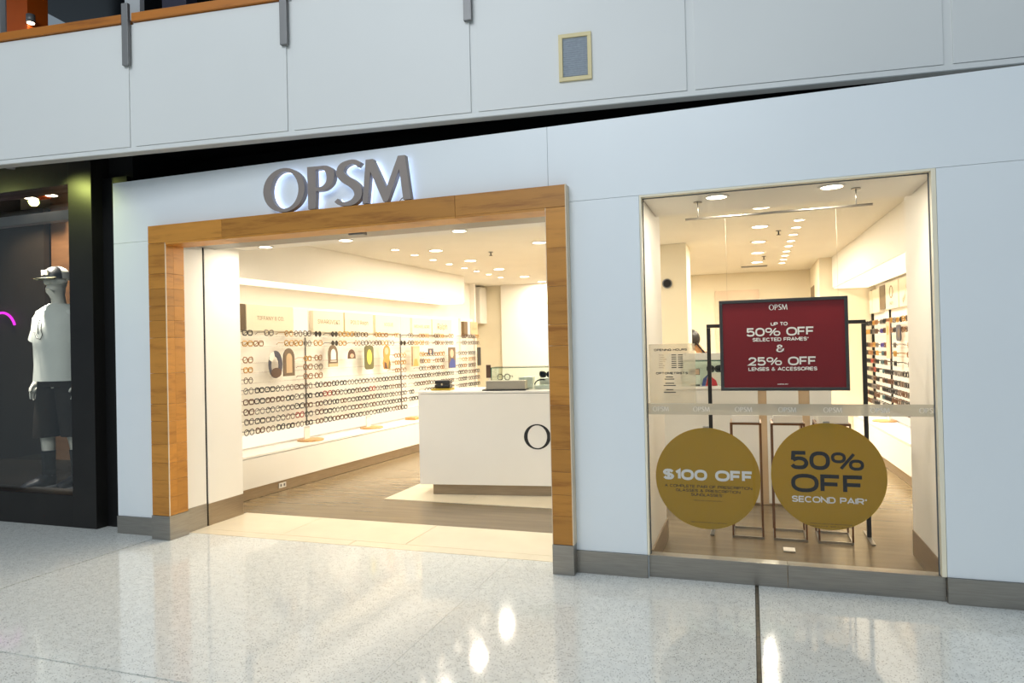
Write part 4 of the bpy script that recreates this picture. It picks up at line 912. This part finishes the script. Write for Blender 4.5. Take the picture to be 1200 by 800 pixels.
# ================================================================== NEIGHBOURING STORE
sfm = thing('shopfront', (-7.2, .04, 0), 'dark bronzed shopfront of the neighbouring store', None, kind='structure')
obj('column', MB().box((-6.10, .040, 0), (-5.805, .36, 3.56), .004), M['store'], sfm)
obj('side_panel', MB().box((-5.804, .16, 0), (-5.50, .22, 3.30)), M['store_side'], sfm)
obj('fascia_band', MB().box((-10.5, .045, 3.255), (-6.101, .30, 3.56), .004), M['store'], sfm)
obj('base_panel', MB().box((-10.5, .042, 0), (-6.101, .30, 0.30), .004), M['store'], sfm)
obj('pane', MB().box((-10.5, .12, 0.301), (-6.102, .128, 3.254)), M['shop_glass'], sfm)
ns = thing('wall_store', (-8, 2, 0), 'dim interior walls of the neighbouring store', None, kind='structure')
obj('platform', MB().box((-11.0, .301, 0), (-5.9, 2.1, .245)), M['store_dark'], ns)
obj('timber_wall', MB().box((-8.88, 2.0, .246), (-5.9, 2.05, 4.4)), M['store_brown'], ns)
obj('dark_wall', MB().box((-11.0, 1.90, .246), (-8.885, 1.98, 3.62)), M['store_dark'], ns)
obj('side_wall', MB().box((-5.96, .37, 0), (-5.9, 2.0, 4.4)), M['store_side'], ns); obj('side_wall', MB().box((-11.05, .3, 0), (-11.0, 4.0, 4.4)), M['store_side'], ns)
obj('pale_bulkhead', MB().box((-9.72, 2.2, 3.70), (-8.0, 2.3, 4.38)), M['store_light'], ns)
obj('store_ceiling', MB().box((-11.0, .3, 4.4), (-5.9, 4.0, 4.45)), M['store_light'], ns); obj('rear_wall', MB().box((-11.0, 4.0, 0), (-5.9, 4.1, 4.4)), M['store_dark'], ns)
obj('ceiling_beam', MB().box((-10.9, 1.0, 3.18), (-5.97, 1.1, 3.29), .004), M['grey_metal'], base=(-8, 1.05, 3.2), label='grey lighting beam across the neighbouring store window', cat='beam')
def track_head(x, y, z, label):
    t = thing('track_spotlight', (x, y, z + .3), label, 'spotlight', 'black spotlights in the neighbouring store')
    obj('stem', MB().cyl((x, y, z + .23), .012, .62, 8), M['black'], t); obj('housing', MB().cyl((x, y, z), .075, .24, 18), M['black'], t)
    obj('lens', MB().cyl((x, y, z - .004), .06, .004, 16), M['spot'], t); return t
track_head(-7.83, .95, 3.46, 'black can spotlight in the dark store, left of the pair')
track_head(-7.50, .95, 3.46, 'black can spotlight in the dark store, right of the pair')
obj('gear_box', MB().box((-7.80, 1.03, 3.64), (-7.53, 1.14, 3.86), .006), M['black'], base=(-7.57, .95, 3.64), label='black control box between the store spotlights', cat='box')
mb = MB(); mb.tube([(-9.64 + .26 * math.cos(a), 1.86, 1.98 + .26 * math.sin(a)) for a in [math.radians(20 + 8 * i) for i in range(20)]], .016, 6)
obj('neon_arc', mb, M['neon'], base=(-9.64, 1.86, 2.2), label='glowing magenta neon arc in the dark store window', cat='neon light')
def spot_lamp(name, loc, target, energy, color, angle, size=.05):
    d = bpy.data.lights.new(name, 'SPOT'); d.energy = energy; d.color = color; d.spot_size = angle; d.spot_blend = .6; d.shadow_soft_size = size * K
    o = bpy.data.objects.new(name, d); COL.objects.link(o); o.location = Vector(loc) * K
    o.rotation_euler = (Vector(target) - Vector(loc)).to_track_quat('-Z', 'Y').to_euler(); return o
spot_lamp('store_spot_lamp', (-7.15, .30, 3.25), (-6.86, .60, 1.9), 900, (1, .95, .84), .62)
spot_lamp('store_wash_lamp', (-9.2, 1.2, 3.9), (-9.0, 2.2, 4.1), 100, (1, .86, .62), 2.4)
spot_lamp('store_wall_lamp', (-8.4, 1.1, 3.9), (-8.6, 2.0, 3.0), 130, (1, .80, .58), 1.5)
for ux, ll in ((-6.30, 'by the dark column'), (-7.35, 'over the dark store window')):  # hidden lamps added to tint the column and fascia green
    gl = thing('added_green_lamp', (ux, -.36, 3.38), 'small green-tinted lamp added unseen under the balcony ' + ll, 'lamp')
    obj('housing', MB().cyl((ux, -.36, 3.33), .04, .05, 16), M['grey_metal'], gl)
spot_lamp('added_green_light', (-6.28, -.36, 3.315), (-5.97, .05, 2.98), 22, (.80, .92, .24), 1.35)
spot_lamp('added_green_light', (-7.35, -.38, 3.315), (-7.1, .05, 3.33), 6, (.80, .92, .30), 1.9)

# ================================================================== FIGURES
def skin_mesh(nodes, edges, root, mats, name, parent, levels=1):
    ids = list(nodes); me = bpy.data.meshes.new(name)
    me.from_pydata([nodes[i][0] for i in ids], [(ids.index(a), ids.index(b)) for a, b in edges], [])
    o = bpy.data.objects.new(name, me); COL.objects.link(o)
    o.modifiers.new('skin', 'SKIN'); 
    for i, k in enumerate(ids):
        sv = me.skin_vertices[0].data[i]; r = nodes[k][1]; sv.radius = (r, r) if not isinstance(r, tuple) else r; sv.use_root = (k == root)
    sub = o.modifiers.new('sub', 'SUBSURF'); sub.levels = levels; sub.render_levels = levels
    me2 = bpy.data.meshes.new_from_object(o.evaluated_get(bpy.context.evaluated_depsgraph_get())); bpy.data.objects.remove(o)
    mb = MB(); mb.mesh(me2, Matrix())
    for f in mb.bm.faces: f.smooth = True
    return obj(name, mb, mats, parent)
def hand(nodes, edges, wrist, key, d, side, fold, sc):
    # palm along d, fingers spread along side, bending towards fold
    d, side, fold = Vector(d).normalized(), Vector(side).normalized(), Vector(fold).normalized(); w = Vector(wrist)
    nodes[key + 'palm'] = (w + d * .055 * sc, (.030 * sc, .020 * sc)); edges.append((key + 'wrist', key + 'palm'))
    nodes[key + 'palm2'] = (w + d * .095 * sc, (.034 * sc, .017 * sc)); edges.append((key + 'palm', key + 'palm2'))
    for i, (off, ln) in enumerate(((-.036, .075), (-.012, .088), (.012, .084), (.036, .064))):
        b = w + d * .105 * sc + side * off * sc; p = b; prev = key + 'palm2'
        for j, (fr_, fo_) in enumerate(((.12, 0), (.45, .06), (.78, .2), (1.0, .42))):
            q = b + d * ln * fr_ * sc * (1 - .2 * fo_) + fold * ln * fo_ * sc * .6; k = f'{key}f{i}{j}'
            nodes[k] = (q, (.0105 - .0012 * j) * sc); edges.append((prev, k)); prev = k
    prev = key + 'palm'
    for j, (a, c) in enumerate(((.028, .034), (.055, .052), (.082, .056))):
        k = f'{key}t{j}'; nodes[k] = (w + d * (.03 + a) * sc - side * c * sc + fold * .01 * sc * j, (.0125 - .0012 * j) * sc); edges.append((prev, k)); prev = k
def figure(P, sc, mat, parent, name='body'):
    # P: joint positions; builds one continuous skin
    V = Vector; N = {}; E = []
    R = {'pelvis': (.15, .11), 'waist': (.125, .095), 'chest': (.155, .105), 'neck': .058, 'neck2': .055, 'headlow': .078, 'headmid': .100, 'headtop': .078}
    for k, r in R.items(): N[k] = (V(P[k]), tuple(x * sc for x in r) if isinstance(r, tuple) else r * sc)
    ch = ['pelvis', 'waist', 'chest', 'neck', 'neck2', 'headlow', 'headmid', 'headtop']; E += list(zip(ch, ch[1:]))
    f = V(P['face']).normalized(); up = V(P['headup']).normalized(); rt_ = f.cross(up)
    hm, hl = V(P['headmid']), V(P['headlow'])
    for k, q, r, c in (('jaw', hl + f * .062 * sc - up * .02 * sc, .040, 'headlow'), ('nose', hm + f * .112 * sc - up * .028 * sc, .013, 'headmid'), ('brow', hm + f * .075 * sc + up * .012 * sc, .05, 'headmid'),
                       ('mouth', hl + f * .083 * sc + up * .012 * sc, .026, 'headlow'), ('earL', hm - rt_ * .098 * sc - up * .02 * sc, .020, 'headmid'), ('earR', hm + rt_ * .098 * sc - up * .02 * sc, .020, 'headmid')):
        N[k] = (q, r * sc); E.append((c, k))
    for s in 'LR':
        for a, b, r in (('chest', 'sh', .066), ('sh', 'el', .046), ('el', 'wrist', .030), ('pelvis', 'hip', .095), ('hip', 'kn', .064), ('kn', 'an', .043)):
            N[s + b] = (V(P[s + b]), r * sc); E.append(((a if a in ('chest', 'pelvis') else s + a), s + b))
        mid = (N[s+'el'][0] * .6 + N[s+'wrist'][0] * .4); N[s+'fore'] = (mid, .042 * sc); E.remove((s+'el', s+'wrist')); E += [(s+'el', s+'fore'), (s+'fore', s+'wrist')]
        mid = (N[s+'kn'][0] * .68 + N[s+'an'][0] * .32) + V(P['back']) * .02 * sc; N[s+'calf'] = (mid, .058 * sc); E.remove((s+'kn', s+'an')); E += [(s+'kn', s+'calf'), (s+'calf', s+'an')]
        N[s+'heel'] = (V(P[s+'an']) - V((0, 0, .045 * sc)) + V(P['back']) * .02 * sc, .036 * sc); N[s+'toe'] = (V(P[s+'toe']), (.042 * sc, .022 * sc)); E += [(s+'an', s+'heel'), (s+'heel', s+'toe')]
        hand(N, E, N[s+'wrist'][0], s, P[s+'hand'], P[s+'hside'], P[s+'hfold'], sc)
    return skin_mesh(N, E, 'pelvis', mat, name, parent)
def ring3(c, rx, ry, ax=(1, 0, 0), ay=(0, 1, 0), n=20, p=2.3):
    ax, ay, c = Vector(ax), Vector(ay), Vector(c); out = []
    for i in range(n):
        a = 2 * math.pi * i / n; ca, sa = math.cos(a), math.sin(a)
        out.append(c + ax * rx * math.copysign(abs(ca) ** (2 / p), ca) + ay * ry * math.copysign(abs(sa) ** (2 / p), sa))
    return out
# ---- mannequin
sc = 1.19; C0 = Vector((-6.86, 0.52, 0.246)); H = 2.30
mn = thing('mannequin', C0, 'white mannequin in cap, white tee and black shorts in the dark store', 'mannequin')
def mp(x, y, h): return C0 + Vector((x, y, h * H))
P = {'pelvis': mp(0, 0, .525), 'waist': mp(0, 0, .61), 'chest': mp(0, -.01, .735), 'neck': mp(0, .01, .84), 'neck2': mp(0, -.005, .873), 'headlow': mp(0, -.025, .905), 'headmid': mp(0, -.02, .945), 'headtop': mp(0, .005, .968), 'face': (0, -1, 0), 'headup': (0, 0, 1), 'back': (0, 1, 0)}
for s, g in (('L', 1), ('R', -1)):
    P[s+'sh'] = mp(g*.215, .01, .805); P[s+'el'] = mp(g*.285, .05, .635); P[s+'wrist'] = mp(g*.295, -.03, .495); P[s+'hand'] = (g*.05, -.15, -1); P[s+'hside'] = (0, 1, 0); P[s+'hfold'] = (-g, 0, 0)
    P[s+'hip'] = mp(g*.105, 0, .49); P[s+'kn'] = mp(g*.12, -.02 + .05*g, .275); P[s+'an'] = mp(g*.135, .03 + .07*g, .055); P[s+'toe'] = mp(g*.155, -.14 + .07*g, .022)
figure(P, sc, M['mann'], mn)
mb = MB(); mb.loft([ring3(mp(0, y, h), rx, ry) for h, rx, ry, y in ((.488, .275, .195, .0), (.56, .262, .185, 0), (.64, .268, .182, -.005), (.72, .285, .185, -.012), (.775, .282, .17, -.005), (.812, .235, .125, .005), (.833, .135, .095, .01), (.838, .092, .085, .01))], caps=False)
for g in (1, -1):
    a, b_ = mp(g*.18, .01, .80), mp(g*.30, .035, .672); d = (b_ - a).normalized(); x = d.cross(Vector((0, 1, 0))).normalized(); y = x.cross(d)
    mb.loft([ring3(a + (b_ - a) * t, r, r * 1.02, x, y, 16, 2.0) for t, r in ((0, .098), (.35, .108), (.7, .112), (1.0, .122))], caps=False)
tee = obj('t_shirt', mb, M['tee'], mn)
mb = MB(); lp0 = [(-.035, -.202, .70), (-.03, -.204, .735), (.0, -.205, .765), (.018, -.205, .745), (.012, -.203, .715), (.03, -.203, .695), (.0, -.203, .675), (-.05, -.203, .68), (-.09, -.20, .71)]
mb.tube([mp(*p) for p in lp0], .0045, 5); obj('printed_motif', mb, M['print_black'], tee)
mb = MB(); mb.loft([ring3(mp(0, 0, h), rx, ry) for h, rx, ry in ((.60, .17, .135), (.55, .205, .16), (.50, .225, .17), (.462, .228, .165))], caps=False)
for g in (1, -1):
    mb.loft([ring3(mp(g*x, y + .05*g*k, h), r, r * 1.05, n=16) for h, x, y, r, k in ((.50, .105, 0, .118, 0), (.40, .118, 0, .122, .4), (.32, .124, -.005, .118, .8), (.235, .13, 0, .116, 1.1))], caps=False)
obj('shorts', mb, M['shorts'], mn)
for g in (1, -1):
    mb = MB(); mb.loft([ring3(mp(g*x, y + .06*g, h), r, r * 1.05, n=14) for h, x, y, r in ((.172, .128, .018, .064), (.13, .130, .022, .060), (.09, .132, .028, .056), (.06, .134, .026, .060))]); obj('sock', mb, M['sock'], mn)
    mb = MB(); cx, cy = C0.x + g*.142, C0.y + .07*g
    mb.loft([ring3((cx + g*.015*(y < -.1), cy + y, C0.z + .022 + hz), w, hz, (1, 0, 0), (0, 0, 1), 12, 3) for y, w, hz in ((.105, .035, .06), (.08, .052, .075), (.02, .058, .078), (-.06, .060, .055), (-.14, .062, .04), (-.20, .052, .032), (-.235, .025, .018))])
    sh = obj('shoe', mb, M['shoe'], mn)
    mb = MB(); mb.loft([[(cx + sx * w + g*.015*(y < -.1), cy + y, C0.z + z) for sx, z in ((-1, .001), (1, .001), (1, .026), (-1, .026))] for y, w in ((.115, .04), (.09, .06), (0, .063), (-.14, .068), (-.21, .056), (-.245, .026))]); obj('sole', mb, M['sole'], sh)
hc = mp(0, -.012, .955)
mb = MB(); n = 18
def dome(a0, a1, r=.125, ry=.145, hz=.135):
    g = []
    for j in range(7):
        t = math.pi / 2 * j / 6.2; g.append([hc + Vector((r * math.cos(t) * math.cos(a), ry * math.cos(t) * math.sin(a), -.01 + hz * math.sin(t))) for a in [a0 + (a1 - a0) * i / n for i in range(n + 1)]])
    return g
def sheet(mb, g):
    V_ = [[mb._v(p) for p in r] for r in g]
    for a, b in zip(V_, V_[1:]):
        for i in range(len(a) - 1): mb.face([a[i], a[i+1], b[i+1], b[i]], True)
cap = obj('cap', (sheet(mb, dome(-.25, math.pi + .25)), mb)[1], M['mann'], mn, label='white mesh back of the cap')
mb = MB(); sheet(mb, dome(math.pi + .25, 2 * math.pi - .25)); obj('front_panel', mb, M['black'], cap, label='black cap front')
mb = MB(); mb.loft([[hc + Vector((x, -y, z)) for x, y, z in row] for row in [[(math.sin(a) * .115, .10 + r * math.cos(a) * .13, -.005 - .02 * r + dz) for a in [math.radians(-85 + 17 * i) for i in range(11)]] for r, dz in ((0, .006), (.6, .006), (1, .004), (1, -.004), (.6, -.004), (0, -.004))]], caps=False); obj('brim', mb, M['olive'], cap)
mb = MB(); mb.box((hc.x - .045, hc.y - .139, hc.z + .018), (hc.x + .045, hc.y - .118, hc.z + .072), .003); obj('patch', mb, M['print_white'], cap)
# ---- person leaning over behind the service desk
sc2 = 1.02; Q0 = Vector((-.60, 5.35, 0))
pr_ = thing('person', Q0, 'dark-haired person in a dark top bending forward behind the service desk', 'person')
def qp(x, y, z): return Q0 + Vector((x, y, z))
P = {'pelvis': qp(.28, 0, .92), 'waist': qp(.23, 0, 1.10), 'chest': qp(.06, 0, 1.34), 'neck': qp(-.08, 0, 1.50), 'neck2': qp(-.12, 0, 1.56), 'headlow': qp(-.19, 0, 1.59), 'headmid': qp(-.21, 0, 1.67), 'headtop': qp(-.20, 0, 1.72), 'face': (-.88, 0, -.48), 'headup': (-.48, 0, .88), 'back': (1, 0, .2)}
for s, g in (('L', -1), ('R', 1)):
    P[s+'sh'] = qp(.02, g*.19, 1.42); P[s+'el'] = qp(-.06, g*.25, 1.13); P[s+'wrist'] = qp(-.30, g*.17, 1.03); P[s+'hand'] = (-.95, -g*.2, -.1); P[s+'hside'] = (0, g, 0); P[s+'hfold'] = (0, 0, -1)
    P[s+'hip'] = qp(.28, g*.10, .86); P[s+'kn'] = qp(.24, g*.11, .48); P[s+'an'] = qp(.28, g*.11, .085); P[s+'toe'] = qp(.10, g*.12, .03)
figure(P, sc2, M['skin'], pr_)
mb = MB()
mb.loft([ring3(qp(x, 0, z), rx, ry, (math.cos(t), 0, math.sin(t)), (0, 1, 0), 18) for x, z, rx, ry, t in ((.31, .88, .16, .20, 0), (.25, 1.08, .145, .18, -.35), (.12, 1.30, .15, .20, -.5), (.03, 1.45, .14, .20, -.75), (-.05, 1.545, .11, .13, -.9), (-.115, 1.585, .09, .095, -.9))])
for g in (1, -1):
    for a, b_, r0, r1 in ((qp(.03, g*.17, 1.42), qp(-.06, g*.25, 1.13), .085, .07), (qp(-.06, g*.25, 1.13), qp(-.27, g*.18, 1.04), .068, .05)):
        d = (b_ - a).normalized(); x = d.cross(Vector((0, 1, 0))).normalized(); mb.loft([ring3(a + (b_ - a) * t, r0 + (r1 - r0) * t, r0 + (r1 - r0) * t, x, x.cross(d), 14, 2) for t in (0, .5, 1)])
obj('dark_top', mb, M['dkcloth'], pr_)
mb = MB()
mb.loft([ring3(qp(x, 0, z), r, r * 1.05, n=16) for x, z, r in ((.28, .95, .17), (.28, .86, .19), (.28, .78, .18))])
for g in (1, -1): mb.loft([ring3(qp(x, g*.105, z), r, r, n=14) for x, z, r in ((.28, .84, .105), (.25, .48, .085), (.28, .10, .075))])
obj('trousers', mb, M['black'], pr_)
for g in (1, -1):
    mb = MB(); mb.loft([ring3(qp(.32 + x, g*.115, .028 + h), w, h, (0, 1, 0), (0, 0, 1), 10, 3) for x, w, h in ((.02, .03, .03), (-.02, .045, .045), (-.10, .05, .04), (-.20, .05, .025), (-.26, .02, .015))]); obj('shoe', mb, M['black'], pr_)
fd = Vector((-.88, 0, -.48)); ud = Vector((-.48, 0, .88)); hcn = Vector(qp(-.205, 0, 1.68)); g_ = []
for j in range(9):
    t = -1.05 + (math.pi / 2 + 1.0) * j / 8; row = []
    for i in range(21):
        a = -2.05 + 4.1 * i / 20
        row.append(hcn - fd * (.128 * sc2 * math.cos(t) * math.cos(a)) + Vector((0, 1, 0)) * (.122 * sc2 * math.cos(t) * math.sin(a)) + ud * (.135 * sc2 * math.sin(t)))
    g_.append(row)
mb = MB(); sheet(mb, g_); obj('hair', mb, M['hair'], pr_)
mb = MB()
for g in (1, -1):
    mb.mi = 0; mb.cyl(Vector(qp(-.21, 0, 1.67)) + fd * .098 * sc2 + Vector((0, g*.033, 0)) + ud * .0, .011, .006, 10)
obj('eyes', mb, M['hair'], pr_)

# ================================================================== UPPER BALCONY
MA = Vector((-4.793, -.404, 0)); MT = Vector((6.022, .649, 0)).normalized(); MN = Vector((-MT.y, MT.x, 0))
MX = Matrix.Translation(MA) @ Matrix((MT, MN, Vector((0, 0, 1)))).transposed().to_4x4()
def sx_(X): return (X - MA.x) / MT.x
seams = [sx_(X) for X in (-9.15, -7.69, -6.24, -4.793, -3.355, -1.872, -.343, 1.229, 2.8, 4.4)]
bal = thing('balcony', MX @ Vector((3, 0, 3.3)), 'white panelled upper-floor balustrade with oak handrail over the shops', None, kind='structure')
obj('balustrade_core', MB(MX).box((seams[0], .0005, 3.335), (seams[-1], .10, 4.355)), M['mezz'], bal)
for a, b_ in zip(seams, seams[1:]):
    obj('balustrade_panel', MB(MX).box((a + .028, -.012, 3.338), (b_ - .028, .0, 4.360), .002), M['mezz'], bal)
    obj('handrail', MB(MX).box((a + .025, -.035, 4.366), (b_ - .075, .10, 4.435), .004), M['rail_oak'], bal)
obj('slab_edge', MB(MX).box((seams[0], -.008, 3.300), (seams[-1], .012, 3.334)), M['mezz'], bal)
obj('soffit_strip', MB(MX).box((seams[0], .013, 3.300), (seams[-1], .10, 3.319)), M['soffit'], bal)
for s in seams[:-1]:
    obj('rail_bracket', MB(MX).box((s - .062, -.045, 4.005), (s - .002, -.013, 4.52), .003), M['grey_metal'], bal)
    obj('post', MB(MX).box((s - .16, .105, 4.33), (s - .01, .16, 5.3), .003), M['post_pale'], bal)
vf = thing('wall_upper', (0, 1.2, 3.4), 'dark recess and upper floor behind the balustrade', None, kind='structure')
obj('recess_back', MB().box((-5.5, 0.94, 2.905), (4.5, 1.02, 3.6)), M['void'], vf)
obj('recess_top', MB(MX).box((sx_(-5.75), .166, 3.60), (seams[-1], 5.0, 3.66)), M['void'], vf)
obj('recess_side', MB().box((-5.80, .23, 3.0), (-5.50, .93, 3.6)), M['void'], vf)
obj('upper_back_wall', MB(MX).box((seams[0], 4.6, 3.66), (seams[-1], 4.7, 7.5)), M['dark_blue'], vf)
obj('upper_ceiling', MB(MX).box((seams[0], .25, 6.6), (seams[-1], 4.6, 6.7)), M['dark_blue'], vf)
op = obj('column', MB(MX).box((-3.77, 2.2, 3.66), (-3.45, 2.5, 6.6), .004), M['orange'], base=MX @ Vector((-3.6, 2.35, 3.66)), label='orange pillar on the upper floor at top left', cat='column', kind='structure')
obj('column', MB(MX).box((-4.6, 2.2, 3.66), (-3.80, 2.4, 6.6), .004), M['post_pale'], base=MX @ Vector((-4.2, 2.3, 3.66)), label='pale grey pillar beside the orange pillar on the upper floor', cat='column', kind='structure')
obj('column', MB(MX).box((-1.5, 2.2, 3.66), (-1.17, 2.4, 6.6), .004), M['slate'], base=MX @ Vector((-1.3, 2.3, 3.66)), label='slate grey pillar on the dark upper floor', cat='column', kind='structure')
ul = thing('downlight', MX @ Vector((-3.40, 2.2, 5.8)), 'small bright lamp beside the orange pillar upstairs', 'lamp')
obj('housing', MB(MX).cyl((-3.40, 2.2, 5.80), .05, .10, 14), M['grey_metal'], ul); obj('lens', MB(MX).cyl((-3.40, 2.2, 5.794), .04, .005, 14), M['lamp'], ul)
# loudspeaker grille on the balustrade
g0, g1, gz0, gz1 = sx_(-1.244), sx_(-1.012), 3.485, 3.820
sg = thing('wall_grille', MX @ Vector(((g0 + g1)/2, -.013, gz0)), 'grey louvred grille in a cream frame on the white balustrade', 'grille')
for lo, hi in (((g0, -.03, gz0), (g1, -.0125, gz0 + .028)), ((g0, -.03, gz1 - .028), (g1, -.0125, gz1)), ((g0, -.03, gz0 + .028), (g0 + .028, -.0125, gz1 - .028)), ((g1 - .028, -.03, gz0 + .028), (g1, -.0125, gz1 - .028))):
    obj('frame_bar', MB(MX).box(lo, hi, .002), M['gframe'], sg)
obj('backing', MB(MX).box((g0 + .028, -.016, gz0 + .028), (g1 - .028, -.0125, gz1 - .028)), M['grille'], sg)
for i in range(18):
    z = gz0 + .036 + i * .0152; obj('slat', MB(MX).box((g0 + .03, -.019, z), (g1 - .03, -.016, z + .0132)), M['grille'], sg)

# ------------------------------------------------------------------ survey units to metres
done = set()
for o in SC.objects:
    if o.type == 'MESH' and o.data.name not in done:
        done.add(o.data.name); o.data.transform(Matrix.Scale(K, 4))
    if o.type in ('MESH', 'EMPTY') or (o.type == 'LIGHT' and o.parent): o.location = o.location * K
